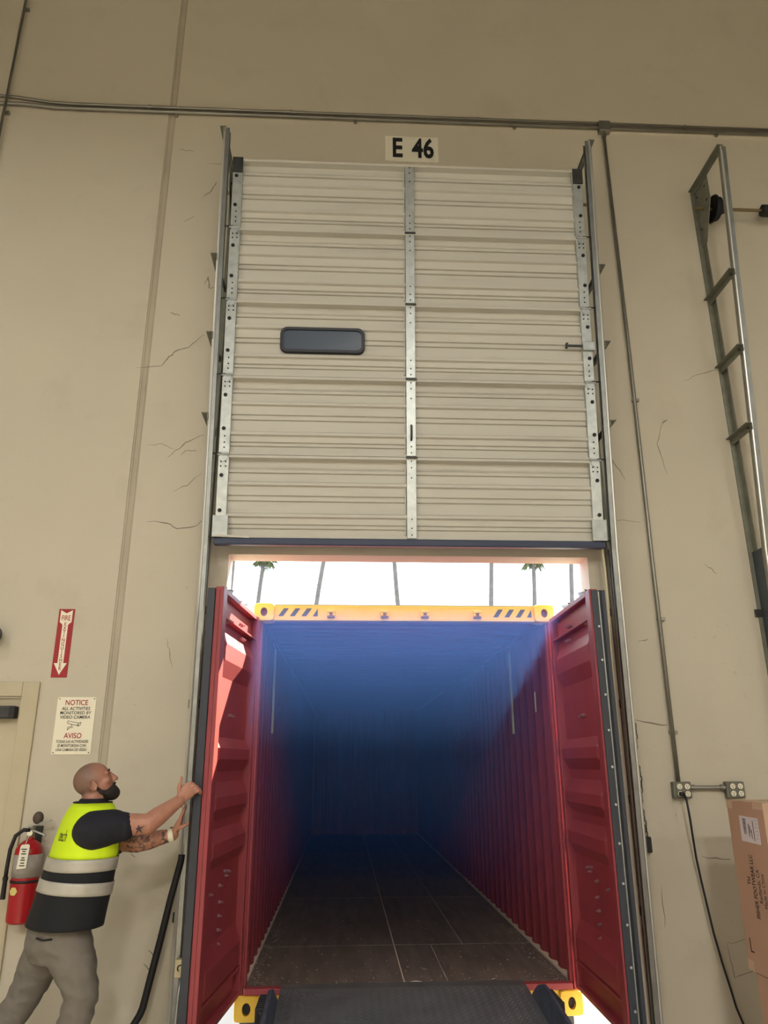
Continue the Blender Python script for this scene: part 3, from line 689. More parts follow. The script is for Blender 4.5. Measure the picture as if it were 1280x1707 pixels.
def outlet(x0, x1, lab, plugged):
    e = empty('outlet_box', ((x0+x1)/2, 0, 1.30)); tag(e, lab, 'outlet')
    z0, z1 = 1.305, 1.415
    B().box(x0, x1, -.055, 0, z0, z1).build('box', M_PLATE, e, bevel=.006)
    cv = B().box(x0+.01, x1-.002, -.062, -.055, z0+.004, z1-.002).build('cover_plate', mat('outlet_plate', (120, 118, 108), .4, .6), e, bevel=.003)
    cx = (x0+x1)/2+.004
    for dx in (-.027, .027):
        for dzz in (-.024, .024):
            n = 14
            rc = B().prism([(cx+dx+.0185*math.cos(2*math.pi*k/n), 1.36+dzz+.0185*math.sin(2*math.pi*k/n)) for k in range(n)], lambda a, c, t: (a, -.066+t, c), .005).build('receptacle', M_SIGNWHITE, cv)
            k = B()
            for q in (-.006, .006): k.box(cx+dx+q-.0015, cx+dx+q+.0015, -.0668, -.066, 1.36+dzz, 1.36+dzz+.009)
            k.box(cx+dx-.003, cx+dx+.003, -.0668, -.066, 1.36+dzz-.011, 1.36+dzz-.005)
            k.build('slots', M_INK, rc)
    return e
outlet(1.82, 1.945, 'grey four-socket outlet box with a black plug in it', True)
outlet(2.20, 2.325, 'grey four-socket outlet box above the cardboard cartons', False)
e = empty('steel_conduit', (2.07, 0, 1.37)); tag(e, 'short horizontal conduit joining the two outlet boxes', 'conduit')
B().cyl((1.946, -.03, 1.375), (2.199, -.03, 1.375), .014, 10).build('pipe', M_CONDUIT, e, smooth='auto')
for x0 in (1.947, 2.165): B().cyl((x0, -.03, 1.375), (x0+.03, -.03, 1.375), .02, 10).build('connector', M_CONDUIT, e)
e = empty('power_cord', (1.87, -.1, FZ)); tag(e, 'black power cord hanging from the outlet to the floor', 'cord')
B().box(1.845, 1.875, -.105, -.066, 1.322, 1.35).build('plug', M_BLACK, e, bevel=.006)
pts = [(1.866, -.10, 1.335), (1.872, -.12, 1.30), (1.885, -.11, 1.18), (1.90, -.085, 1.05), (1.912, -.07, .93), (1.93, -.06, .8), (1.95, -.06, .64), (1.972, -.06, .47), (2.0, -.07, .3), (2.03, -.08, .15), (2.05, -.08, .05), (2.085, -.09, -.06), (2.12, -.12, FZ+.008), (2.3, -.2, FZ+.008)]
B().tube(pts, .0075, 8).build('cable', M_BLACK, e, smooth=True)

# ---------------------------------------------------------------- signs
e = empty('dock_sign', (.073, 0, 6.8)); tag(e, 'white dock number sign E 46 above the door', 'sign')
B().box(-.173, .319, -.004, 0, 6.80, 7.09).build('card', mat('sign_card', (226, 220, 200), .7), e)
text('lettering', 'E', .305, M_INK, e, (-.062, -.006, 6.945), bold=.03, sx=.66)
text('lettering', '46', .305, M_INK, e, (.178, -.006, 6.945), bold=.03, sx=.66)
e = empty('extinguisher_sign', (-2.51, 0, 2.13)); tag(e, 'red FIRE EXTINGUISHER arrow sign above the notice', 'sign')
x0, x1, z0, z1 = -2.568, -2.456, 2.132, 2.622
B().box(x0, x1, -.004, 0, z0, z1).build('panel', M_REDINK, e)
cx = (x0+x1)/2
ar = [(cx-.042, z1-.008), (cx, z1-.032), (cx+.042, z1-.008), (cx+.042, z1-.095), (cx+.02, z1-.115), (cx+.02, z0+.10), (cx+.045, z0+.10), (cx, z0+.018), (cx-.045, z0+.10), (cx-.02, z0+.10), (cx-.02, z1-.115), (cx-.042, z1-.095)]
B().prism(ar, lambda a, c, t: (a, -.0055+t, c), .001).build('arrow', M_SIGNWHITE, e)
text('lettering', 'FIRE', .052, M_REDINK, e, (cx, -.0065, z1-.068), bold=.015, sx=.68)
for k, chh in enumerate('EXTINGUISHER'): text('lettering', chh, .036, M_REDINK, e, (cx, -.0065, z1-.112-k*.0287), bold=.015, sx=.9)
e = empty('notice_sign', (-2.363, 0, 1.61)); tag(e, 'white NOTICE video camera sign in English and Spanish', 'sign')
cx, z0 = -2.363, 1.612
B().prism(rrect(.266, .384, .012), lambda a, c, t: (cx+a, -.005+t, z0+.192+c), .005).build('panel', M_SIGNWHITE, e)
for dz_, s_, t_, m_, sx_ in ((.345, .05, 'NOTICE', M_REDINK, .86), (.305, .030, 'ALL ACTIVITIES', M_INK, .95), (.276, .030, 'MONITORED BY', M_INK, .97), (.247, .030, 'VIDEO CAMERA', M_INK, .97),
                        (.122, .05, 'AVISO', M_REDINK, .86), (.084, .026, 'TODAS LAS ACTIVIDADES', M_INK, .72), (.057, .026, 'SE MONITOREAN CON', M_INK, .72), (.030, .026, 'UNA CAMARA DE VIDEO', M_INK, .72)):
    text('lettering', t_, s_, m_, e, (cx, -.0065, z0+dz_), bold=.012, sx=sx_, shear=0 if m_ is M_REDINK else .1)
ic = B()
def ln(pts, wd=.003):
    for p, q in zip(pts[:-1], pts[1:]): ic.beam((cx+p[0], -.0058, z0+p[1]), (cx+q[0], -.0058, z0+q[1]), wd, .001, (q[1]-p[1], 0, p[0]-q[0]))
ln([(-.045, .223), (.03, .208), (.045, .214), (.04, .192), (.025, .186), (.02, .2)]); ln([(-.045, .223), (-.048, .21), (-.04, .205), (.02, .192)]); ln([(-.02, .2), (-.012, .187), (-.04, .18), (-.043, .16), (-.03, .175), (-.005, .182)], .0025); ln([(.03, .208), (.028, .19)], .004)
ic.build('camera_pictogram', M_INK, e)
for a, c in ((-.12, .372), (.12, .372), (-.12, .012), (.12, .012)): B().cyl((cx+a, -.005, z0+c), (cx+a, -.008, z0+c), .004, 8).build('screw', M_DARKST, e)
# round emergency lamp head at the left edge
e = empty('emergency_lamp', (-3.02, 0, 2.42)); tag(e, 'round emergency lamp head above the door at the left edge', 'lamp')
B().box(-3.35, -3.06, -.09, 0, 2.34, 2.50).build('housing', M_WHITE, e, bevel=.01)
rg = []
for y, r in ((-.03, .02), (-.04, .045), (-.075, .058), (-.10, .06)): rg.append([V((-2.975+r*math.cos(t), y, 2.425+r*math.sin(t))) for t in [2*math.pi*k/20 for k in range(20)]])
h = B().loft(rg).build('lamp_head', M_DARKST, e, smooth='auto')
for k in range(7):
    t = k*.9; B().ell((-2.975+.034*math.cos(t)*(k > 0), -.10, 2.425+.034*math.sin(t)*(k > 0)), ((.016, 0, 0), (0, .008, 0), (0, 0, .016)), 8, 5).build('facet', mat('chrome', (225, 225, 220), .12, 1), h, smooth=True)

# ---------------------------------------------------------------- fire extinguisher
ex = empty('fire_extinguisher', (-2.53, -.11, .60)); tag(ex, 'red fire extinguisher with black hose hanging on the wall', 'fire extinguisher')
EX, EY = -2.515, -.115
def ring(r, z, n=24): return [V((EX+r*math.cos(2*math.pi*k/n), EY+r*math.sin(2*math.pi*k/n), z)) for k in range(n)]
M_EXRED = mat('extinguisher_red', (166, 24, 32), .3)
B().loft([ring(r, z) for r, z in ((.07, .60), (.084, .612), (.086, .63), (.086, 1.0), (.082, 1.03), (.065, 1.06), (.035, 1.08), (.024, 1.085), (.024, 1.10))]).build('cylinder', M_EXRED, ex, smooth='auto')
B().loft([ring(.0872, z) for z in (.865, 1.0)], False).build('instruction_label', mat('label_grey', (158, 150, 142), .4, var=.1, vscale=30), ex, smooth=True, solid=.001)
B().loft([ring(.0885, z) for z in (.835, .85)], False).build('strap', M_BLACK, ex, smooth=True, solid=.003)
B().prism([(EX-.035+.028*math.cos(2*math.pi*k/6), .79+.026*math.sin(2*math.pi*k/6)) for k in range(6)], lambda a, c, t: (a, EY-.087-.004+t+(a-EX)**2*6, c), .003).build('sticker', mat('sticker_yellow', (214, 200, 120), .5), ex)
B().cyl((EX, EY, 1.09), (EX, EY, 1.16), .022, 12).build('valve', mat('valve_metal', (150, 144, 130), .35, .8), ex)
B().cyl((EX-.0, EY-.03, 1.125), (EX, EY-.02, 1.125), .018, 12).build('gauge', M_SIGNWHITE, ex)
b = B(); b.beam((EX-.03, EY, 1.165), (EX+.12, EY-.02, 1.20), .025, .008, (0, 1, 0)); b.build('top_lever', M_GALV, ex, bevel=.002)
b = B(); b.beam((EX-.02, EY, 1.15), (EX+.10, EY-.02, 1.11), .025, .008, (0, 1, 0)); b.build('carry_handle', M_GALV, ex, bevel=.002)
B().ell((EX+.035, EY-.01, 1.215), ((.035, 0, 0), (0, .03, 0), (0, 0, .04)), 12, 8).build('lever_knob', mat('brown_plastic', (80, 66, 56), .6), ex, smooth=True)
B().tube([(EX, EY-.02, 1.14), (EX-.04, EY-.03, 1.145), (EX-.085, EY-.035, 1.11), (EX-.105, EY-.04, 1.03), (EX-.11, EY-.04, .92), (EX-.112, EY-.035, .86)], .0125, 10).build('hose', M_BLACK, ex, smooth=True)
B().tube([(EX-.112, EY-.035, .87), (EX-.112, EY-.035, .85), (EX-.112, EY-.035, .845), (EX-.112, EY-.035, .74)], [.017, .017, .014, .016], 10).build('nozzle', M_BLACK, ex, smooth='auto')
tg = B().prism([(EX-.028, .92), (EX+.03, .925), (EX+.035, 1.055), (EX+.028, 1.065), (EX-.015, 1.062), (EX-.022, 1.05)], lambda a, c, t: (a, EY-.093+t-(1.06-c)*.05, c), .001).build('inspection_tag', M_PAPER, ex)
for k, (a, wv) in enumerate(((1.035, .036), (1.022, .02), (1.008, .03), (.985, .02), (.972, .028), (.955, .024), (.94, .034))):
    B().box(EX+.004-wv/2, EX+.004+wv/2, EY-.0945-(1.06-a)*.05, EY-.0935-(1.06-a)*.05, a-.003, a+.003).build('tag_print', M_INK, tg)
B().tube([(EX+.003, EY-.09, 1.055), (EX-.005, EY-.04, 1.09), (EX, EY-.02, 1.12)], .002, 5).build('tag_tie', M_WHITE, ex)
B().box(EX-.03, EX+.03, -.03, 0, .84, 1.16).build('wall_bracket', M_DARKST, ex)

# ---------------------------------------------------------------- black pipe handle leaning by the left track
e = empty('pry_bar', (-1.75, -.18, FZ)); tag(e, 'long black bent bar leaning on the wall beside the man', 'bar')
B().tube([(-1.527, -.15, .99), (-1.53, -.15, .95), (-1.575, -.16, .74), (-1.615, -.165, .52), (-1.655, -.17, .32), (-1.69, -.175, .14), (-1.705, -.18, .10), (-1.735, -.19, .05), (-1.83, -.22, -.06), (-1.88, -.24, FZ+.022)], .022, 12).build('bar', M_BLACK, e, smooth=True)
B().tube([(-1.519, -.147, 1.05), (-1.527, -.15, .99)], .012, 8).build('tip', M_GALV, e)

# ---------------------------------------------------------------- cartons
def carton(x0, x1, y0, y1, z0, z1, lab):
    e = empty('cardboard_carton', ((x0+x1)/2, (y0+y1)/2, z0)); tag(e, lab, 'carton', 'cartons stacked by the wall')
    B().box(x0, x1, y0, y1, z0, z1).build('box', M_CARD, e, bevel=.004)
    B().box(x0-.0012, x1+.0012, (y0+y1)/2-.03, (y0+y1)/2+.03, z1-.0005, z1+.0012).build('tape', M_TAPE, e)
    return e
c1 = carton(1.90, 2.52, -1.06, -.635, .395, 1.322, 'upper brown shoe carton with white shipping label and black print')
c2 = carton(1.905, 2.53, -1.13, -.70, FZ, .392, 'lower brown carton standing on the floor under the printed one')
for y0, y1 in ((-.70, -.634), (-1.062, -.95)):
    B().box(1.8985, 2.3, y0, y1, 1.3215, 1.3235).build('tape', M_TAPE, c1); B().box(1.8985, 1.9, y0, y1, 1.275 if y0 > -.8 else 1.285, 1.323).build('tape', M_TAPE, c1)
B().box(1.8985, 1.9, -.70, -.634, .396, .45).build('tape', M_TAPE, c1)
lb = B(); lbp = [(-.772, 1.240), (-.985, 1.236), (-.985, 1.095), (-.772, 1.099)]
lb.prism(lbp, lambda a, c, t: (1.8985+t, a, c), .0015); lab = lb.build('shipping_label', mat('label_white', (214, 212, 214), .6), c1)
for k in range(16):
    z = 1.225-k*.0055; B().box(1.8978, 1.8984, -.845, -.81, z-random.choice((.001, .002, .0012)), z+.0008).build('barcode_bar', M_INK, lab)
for k in range(6): B().box(1.8978, 1.8984, -.975, -.945, 1.225-k*.02, 1.224-k*.02).build('label_line', M_INK, lab)
for y, z0, z1 in ((-.872, 1.13, 1.20), (-.885, 1.15, 1.19), (-.90, 1.12, 1.17), (-.925, 1.11, 1.22)): B().box(1.8978, 1.8984, y-.003, y+.003, z0, z1).build('label_line', M_INK, lab)
for y, z, t_, s_, bo in ((-.79, .885, 'TH', .054, .006), (-.845, .862, 'FISHER FOOTWEAR LLC', .056, .010), (-.90, .868, 'Redlands, CA', .052, .0), (-.948, .85, 'Made in China', .050, .0)):
    text('lettering', t_, s_, M_INK, c1, (1.8982, y, z), (0, 0, 1), (0, 1, 0), bold=bo, sx=.56 if len(t_) > 15 else .62)
B().box(1.8978, 1.899, -.70, -.694, .50, .57).build('print_corner', M_INK, c1); B().box(1.8978, 1.899, -.73, -.694, .497, .503).build('print_corner', M_INK, c1)

# ---------------------------------------------------------------- person
FA = math.radians(36)
FD = V((math.cos(FA), math.sin(FA), 0)); LD = V((-math.sin(FA), math.cos(FA), 0)); UZ = V((0, 0, 1))
PYC = -.74
man = empty('person', (-2.05, PYC, FZ)); tag(man, 'bearded bald man in hi-vis vest and grey trousers pushing the left container door', 'person')
def ering(c, a, b_, ax=LD, bx_=FD, n=28, p=2.0):
    out = []
    for k in range(n):
        t = 2*math.pi*k/n; ct, st = math.cos(t), math.sin(t)
        out.append(V(c)+V(ax)*(a*math.copysign(abs(ct)**(2/p), ct))+V(bx_)*(b_*math.copysign(abs(st)**(2/p), st)))
    return out
def remesh_obj(b, name, m, parent, vox, smooth_it=6):
    """join overlapping shapes into one continuous smooth skin"""
    me = b.mesh(name); o = bpy.data.objects.new(name, me); COL.objects.link(o)
    r = o.modifiers.new('remesh', 'REMESH'); r.mode = 'VOXEL'; r.voxel_size = vox; r.use_smooth_shade = True
    s = o.modifiers.new('smooth', 'SMOOTH'); s.factor = .5; s.iterations = smooth_it
    dg = bpy.context.evaluated_depsgraph_get(); me2 = bpy.data.meshes.new_from_object(o.evaluated_get(dg))
    bpy.data.objects.remove(o); me2.name = name
    me2.materials.clear(); me2.materials.append(m)
    for p in me2.polygons: p.use_smooth = True
    o2 = bpy.data.objects.new(name, me2); COL.objects.link(o2); attach(o2, parent)
    return o2
def limb(b, pts, rs, n=14):
    """tapered limb with rounded ends"""
    P_ = [V(p) for p in pts]; out = []; rr = []
    for i in range(len(P_)-1):
        for k in range(4): t = k/4; out.append(P_[i].lerp(P_[i+1], t)); rr.append(rs[i]*(1-t)+rs[i+1]*t)
    out.append(P_[-1]); rr.append(rs[-1])
    b.tube(out, rr, n)
    for p, r in ((P_[0], rs[0]), (P_[-1], rs[-1])): b.ell(p, ((r, 0, 0), (0, r, 0), (0, 0, r)), 12, 8)
    for p, r in zip(P_[1:-1], rs[1:-1]): b.ell(p, ((r, 0, 0), (0, r, 0), (0, 0, r)), 12, 8)
# torso section table: z, x centre, half width, half depth
TS = [(.62, -2.06, .205, .155), (.70, -2.035, .235, .175), (.78, -2.02, .228, .170), (.88, -2.0, .222, .165), (1.0, -1.982, .218, .160), (1.08, -1.968, .216, .155), (1.16, -1.958, .212, .145), (1.24, -1.952, .195, .128), (1.30, -1.952, .150, .105), (1.335, -1.952, .10, .085), (1.35, -1.95, .08, .075)]
def tsec(z):
    for i in range(len(TS)-1):
        if TS[i][0] <= z <= TS[i+1][0]:
            t = (z-TS[i][0])/(TS[i+1][0]-TS[i][0]); return [TS[i][k]*(1-t)+TS[i+1][k]*t for k in range(1, 4)]
    return TS[0][1:] if z < TS[0][0] else TS[-1][1:]
def tring(z, off=0, dzf=0):
    x, a, d = tsec(z); wr = .0
    rg = ering((x, PYC, z), a+off, d+off, n=48, p=2.25)
    c = V((x, PYC, z))
    return [p+V((0, 0, dzf*(p-c).dot(FD))) for p in rg]
def tband(z0, z1, off, n=8, fold=.0, dzf=0):
    rings = []
    for i in range(n+1):
        z = z0+(z1-z0)*i/n; rg = tring(z, off, dzf)
        if fold:
            x = tsec(z)[0]; c = V((x, PYC, z))
            rg = [c+(p-c)*(1+fold*(math.sin(k*.9+z*9)*.5+math.sin(k*1.7-z*14)*.5))+V((0, 0, 0)) for k, p in enumerate(rg)]
        rings.append(rg)
    return rings
# joints
SHR = V((-1.865, -.90, 1.225)); ELR = V((-1.60, -.85, 1.222)); WRR = V((-1.452, -.74, 1.342))
SHL = V((-1.96, -.60, 1.13)); ELL_ = V((-1.70, -.64, 1.105)); WRL = V((-1.495, -.63, 1.148))
HIPR, KNR, ANR = V((-2.0, -.82, .64)), V((-1.868, -.84, .37)), V((-1.93, -.82, -.06))
HIPL, KNL, ANL = V((-2.11, -.65, .64)), V((-2.26, -.60, .31)), V((-2.48, -.57, -.05))
# head frame (looking up)
HA = math.radians(14); HT = math.radians(20)
hf0 = V((math.cos(HA), math.sin(HA), 0)); hl = V((-math.sin(HA), math.cos(HA), 0))
hf = hf0*math.cos(HT)+UZ*math.sin(HT); hu = UZ*math.cos(HT)-hf0*math.sin(HT)
HC = V((-1.955, PYC, 1.447))
hp = lambda f_, l_, u_: HC+hf*f_+hl*l_+hu*u_
b = B()
b.loft([tring(z, -.06 if z < .85 else -.02) for z in [.62+.073*k for k in range(10)]])
b.tube([V((-1.955, PYC, 1.28)), V((-1.95, PYC, 1.345)), hp(-.02, 0, -.06)], [.075, .066, .066], 18)
# skull, face
b.ell(hp(-.012, 0, .022), (hf*.104, hl*.079, hu*.092), 28, 18)
b.ell(hp(.02, 0, -.02), (hf*.080, hl*.068, hu*.095), 24, 16)
b.ell(hp(.045, 0, -.075), (hf*.056, hl*.052, hu*.046), 20, 12)          # jaw
b.ell(hp(.080, 0, .030), (hf*.018, hl*.055, hu*.014), 16, 8)            # brow
for s in (-1, 1): b.ell(hp(.064, s*.043, -.015), (hf*.028, hl*.024, hu*.022), 12, 8)   # cheeks
b.tube([hp(.092, 0, .018), hp(.108, 0, -.004), hp(.118, 0, -.022)], [.010, .0115, .0145], 10); b.ell(hp(.118, 0, -.022), (hf*.014, hl*.014, hu*.011), 12, 8)
for s in (-1, 1): b.ell(hp(.106, s*.012, -.025), (hf*.011, hl*.009, hu*.008), 10, 6)
b.ell(hp(.092, 0, -.052), (hf*.014, hl*.026, hu*.007), 12, 6); b.ell(hp(.090, 0, -.064), (hf*.013, hl*.023, hu*.007), 12, 6)   # lips
for s in (-1, 1):
    e0 = hp(-.008, s*.076, -.015)
    er = [e0+hu*(.030*math.cos(t))+hf*(.018*math.sin(t)-.006*math.cos(t))+hl*(s*(.010+.008*(math.sin(t) < 0))) for t in [2*math.pi*k/14 for k in range(15)]]
    b.tube(er, .0048, 6, False); b.ell(e0+hl*s*.004, (hf*.015, hl*.006, hu*.026), 10, 6); b.ell(e0-hu*.028+hl*s*.008+hf*.004, (hf*.008, hl*.006, hu*.009), 8, 6)
# arms
limb(b, [SHR, SHR.lerp(ELR, .5), ELR], [.066, .062, .056]); limb(b, [ELR, ELR.lerp(WRR, .3), WRR], [.056, .055, .034])
limb(b, [SHL, SHL.lerp(ELL_, .5), ELL_], [.064, .060, .054]); limb(b, [ELL_, ELL_.lerp(WRL, .3), WRL], [.053, .054, .033])
# right hand: grips the free edge of the door, four fingers stacked, thumb up
KD = (V((-1.395, -.715, 1.412))-WRR); kd = KD.normalized()
pc = WRR+KD*.5
side = V((.62, .25, -.72)); side = (side-kd*side.dot(kd)).normalized(); nrm = kd.cross(side).normalized()
b.loft([ering(WRR+kd*t, a, d, side, nrm, 14, 2.6) for t, a, d in ((-.01, .030, .024), (.03, .036, .021), (.06, .043, .020), (.088, .041, .017), (.098, .034, .012))])
for k, (L, dz_) in enumerate(((.95, .036), (1.0, .012), (.96, -.012), (.82, -.034))):
    k0 = WRR+kd*.085-side*dz_
    m1 = k0+V((.030, .004, .012))*L; m2 = m1+V((.017, .028, -.008))*L; m3 = m2+V((-.012, .018, -.010))*L
    limb(b, [k0-kd*.02, k0, m1, m2, m3], [.0105, .0110, .0098, .0090, .0080], 10)
tb = WRR+kd*.03-side*.030
limb(b, [tb, tb+V((-.004, -.008, .034)), tb+V((.004, -.006, .062)), tb+V((.004, -.002, .088))], [.014, .0125, .0105, .0085], 10)
# left hand: palm flat against the gasket edge, fingers up, thumb to the right
P0 = WRL; P1 = V((-1.450, -.628, 1.245)); pd = (P1-P0).normalized(); pside = V((0.10, -1, .05)); pside = (pside-pd*pside.dot(pd)).normalized(); pn = pd.cross(pside).normalized()
b.loft([ering(P0+pd*t, a, d, pside, pn, 14, 2.6) for t, a, d in ((-.01, .030, .024), (.03, .037, .021), (.065, .043, .019), (.09, .041, .016), (.102, .035, .011))])
for k, (L, o_) in enumerate(((.90, -.034), (1.0, -.012), (.95, .011), (.78, .033))):
    k0 = P0+pd*.088+pside*o_
    limb(b, [k0-pd*.02, k0, k0+V((.008, 0, .038))*L, k0+V((.018, 0, .064))*L, k0+V((.025, 0, .084))*L], [.0105, .0108, .0096, .0088, .0078], 10)
tb = P0+pd*.035+pside*.03
limb(b, [tb, tb+V((.030, -.012, .012)), tb+V((.055, -.008, .022)), tb+V((.072, 0, .034))], [.014, .0125, .0108, .009], 10)
# legs inside the trousers
limb(b, [HIPR, KNR, ANR], [.085, .055, .040]); limb(b, [HIPL, KNL, ANL], [.085, .055, .040])
M_SKIN = mat('skin', (186, 132, 108), .5)
nt = M_SKIN.node_tree; Lk = nt.links.new; bs = nt.nodes['Principled BSDF']
tc = nt.nodes.new('ShaderNodeTexCoord'); no = nt.nodes.new('ShaderNodeTexNoise'); no.inputs['Scale'].default_value = 18; Lk(tc.outputs['Object'], no.inputs[0])
mx = nt.nodes.new('ShaderNodeMix'); mx.data_type = 'RGBA'; mx.inputs[6].default_value = lin((160, 108, 88)); mx.inputs[7].default_value = lin((184, 132, 110)); Lk(no.outputs[0], mx.inputs[0])
col = mx.outputs[2]
def skin_spot(center, r0, r1, color, amt, noise=0, nscale=60, thr=.5):
    """pigment: stubble or a tattoo in a soft ball around a point of the skin"""
    global col
    vd = nt.nodes.new('ShaderNodeVectorMath'); vd.operation = 'DISTANCE'; Lk(tc.outputs['Object'], vd.inputs[0]); vd.inputs[1].default_value = center
    mr = nt.nodes.new('ShaderNodeMapRange'); mr.inputs[1].default_value = r1; mr.inputs[2].default_value = r0; mr.inputs[3].default_value = 0; mr.inputs[4].default_value = amt; Lk(vd.outputs['Value'], mr.inputs[0])
    fac = mr.outputs[0]
    if noise:
        n2 = nt.nodes.new('ShaderNodeTexNoise'); n2.inputs['Scale'].default_value = nscale; n2.inputs['Detail'].default_value = 2; Lk(tc.outputs['Object'], n2.inputs[0])
        g = nt.nodes.new('ShaderNodeMapRange'); g.inputs[1].default_value = thr-.03; g.inputs[2].default_value = thr+.03; Lk(n2.outputs[0], g.inputs[0])
        mm = nt.nodes.new('ShaderNodeMath'); mm.operation = 'MULTIPLY'; Lk(fac, mm.inputs[0]); Lk(g.outputs[0], mm.inputs[1]); fac = mm.outputs[0]
    m2 = nt.nodes.new('ShaderNodeMix'); m2.data_type = 'RGBA'; Lk(fac, m2.inputs[0]); Lk(col, m2.inputs[6]); m2.inputs[7].default_value = lin(color); col = m2.outputs[2]
skin_spot(hp(-.055, 0, .035), .085, .125, (104, 84, 72), .8)
for p, r in ((ELL_.lerp(WRL, -.12), .05), (ELL_.lerp(WRL, .10), .045), (ELL_.lerp(WRL, .32), .05), (ELL_.lerp(WRL, .82), .045)):
    skin_spot(p, r, r+.02, (58, 54, 54), .85, 1, 45, .5)
Lk(col, bs.inputs['Base Color'])
body = remesh_obj(b, 'body', M_SKIN, man, .005, 3)
# tattoo star on the right forearm
tp = SHR.lerp(ELR, .93)+V((-.012, -.063, -.020))
st = B()
for k in range(5):
    t = math.radians(90+72*k+8); d = V((math.cos(t), 0, math.sin(t))); q = V((-d.z, 0, d.x))
    st.add([tp+d*.036+V((0, .006, 0)), tp+q*.006, tp-d*.004, tp-q*.006], [(0, 1, 2, 3)])
st.build('tattoo_star', mat('tattoo_ink', (52, 46, 46), .7), man, solid=.002)
# beard, brows, eyes
M_BEARD = mat('beard_hair', (46, 38, 35), .9, var=.25, vscale=60, bump=.4, bscale=120)
b = B()
b.ell(hp(.058, 0, -.082), (hf*.058, hl*.056, hu*.046), 22, 14); b.ell(hp(.078, 0, -.095), (hf*.044, hl*.038, hu*.040), 18, 12)
b.ell(hp(.101, 0, -.043), (hf*.012, hl*.030, hu*.007), 14, 8)
for s in (-1, 1):
    limb(b, [hp(.008, s*.070, -.035), hp(.025, s*.064, -.065), hp(.055, s*.046, -.085)], [.008, .013, .018], 10)
    limb(b, [hp(.10, s*.022, -.046), hp(.088, s*.034, -.07)], [.007, .009], 8)
remesh_obj(b, 'beard', M_BEARD, man, .004, 3)
b = B()
for s in (-1, 1): b.tube([hp(.094, s*.014, .036), hp(.093, s*.03, .042), hp(.082, s*.048, .036)], [.004, .0045, .002], 6)
b.build('eyebrows', M_BEARD, man, smooth=True)
for s in (-1, 1):
    eo = B().ell(hp(.0715, s*.031, .010), (hf*.0125, hl*.0125, hu*.0125), 14, 10).build('eye', mat('eye_white', (176, 158, 148), .4), man, smooth=True)
    B().ell(hp(.0795, s*.031, .012), (hf*.006, hl*.0075, hu*.0065), 10, 6).build('iris', mat('iris_dark', (40, 30, 24), .2), eo, smooth=True)
# shirt: short sleeves and collar
M_SHIRT = mat('shirt_navy', (19, 20, 31), .85, bump=.15, bscale=30)
b = B()
b.loft([tring(z, .002) for z in [.735+.0592*k for k in range(10)]]+[ering((-1.952, PYC, 1.335), .095, .085, n=48), ering((-1.95, PYC, 1.358), .076, .074, n=48)])
sd = (ELR-SHR).normalized()
limb(b, [SHR+V((-.055, .05, -.05)), SHR+V((-.015, -.012, -.03)), SHR.lerp(ELR, .30)+V((0, 0, -.012)), SHR.lerp(ELR, .50)+V((0, 0, -.012))], [.102, .106, .094, .080], 24)
sl = (ELL_-SHL).normalized()
limb(b, [SHL+V((-.02, -.04, -.03)), SHL, SHL.lerp(ELL_, .50)], [.10, .092, .080], 20)
remesh_obj(b, 'shirt', M_SHIRT, man, .007, 4)
# vest
M_HIVIS = mat('hivis_yellow', (206, 236, 20), .7, bump=.12, bscale=14)
M_NAVY = mat('vest_navy', (15, 17, 23), .85, bump=.12, bscale=16)
M_REFL = mat('reflective_grey', (176, 172, 162), .4, .1, var=.08, vscale=14)
M_TRIM = mat('vest_trim', (20, 20, 22), .8)
b = B(); rings = tband(1.045, 1.335, .016, 12)
b.loft(rings, False)
vest = b.build('vest', M_HIVIS, man, smooth=True, solid=.006, label='yellow hi-vis vest over a navy shirt')
B().loft(tband(.985, 1.05, .023, 4), False).build('reflective_stripe', M_REFL, vest, smooth=True, solid=.005)
B().loft(tband(.70, .99, .018, 12, .008), False).build('lower_panel', M_NAVY, vest, smooth=True, solid=.006)
B().loft(tband(.865, .93, .024, 4, dzf=-.06), False).build('reflective_stripe', M_REFL, vest, smooth=True, solid=.005)
# side zip line, front flap trim
fx = lambda a, z, off: (lambda s: V((s[0], PYC, z))+FD*math.cos(a)*(s[2]+off)+LD*math.sin(a)*(s[1]+off))(tsec(z))
B().tube([fx(-.75, z, .024) for z in (1.145, 1.10, 1.06, 1.045)], .006, 6).build('front_trim', M_TRIM, vest, smooth=True)
B().tube([fx(-.95, z, .028) for z in (.865, .88, .90, .925)], .004, 6).build('seam_trim', M_TRIM, vest, smooth=True)
B().tube(rings[-1]+[rings[-1][0]], .006, 6, False).build('collar_trim', M_TRIM, vest, smooth=True)
# print on the back of the vest
bd = -FD; 
tx = text('print', 'tech', .085, M_INK, vest, (0, 0, 0), (1, 0, 0), (0, 0, 1), bold=0, sx=.62)
for v in tx.data.vertices:
    u_, z_ = v.co.x, v.co.z+1.165
    s_ = tsec(z_); a_, d_ = s_[1]+.021, s_[2]+.021
    # viewed from behind the wearer the text runs from his left to his right
    lat = -(u_+.055); k_ = max(0, 1-(abs(lat)/a_)**2.25)**(1/2.25)
    p_ = V((s_[0], PYC, z_))+LD*lat-FD*(d_*k_)
    v.co = p_
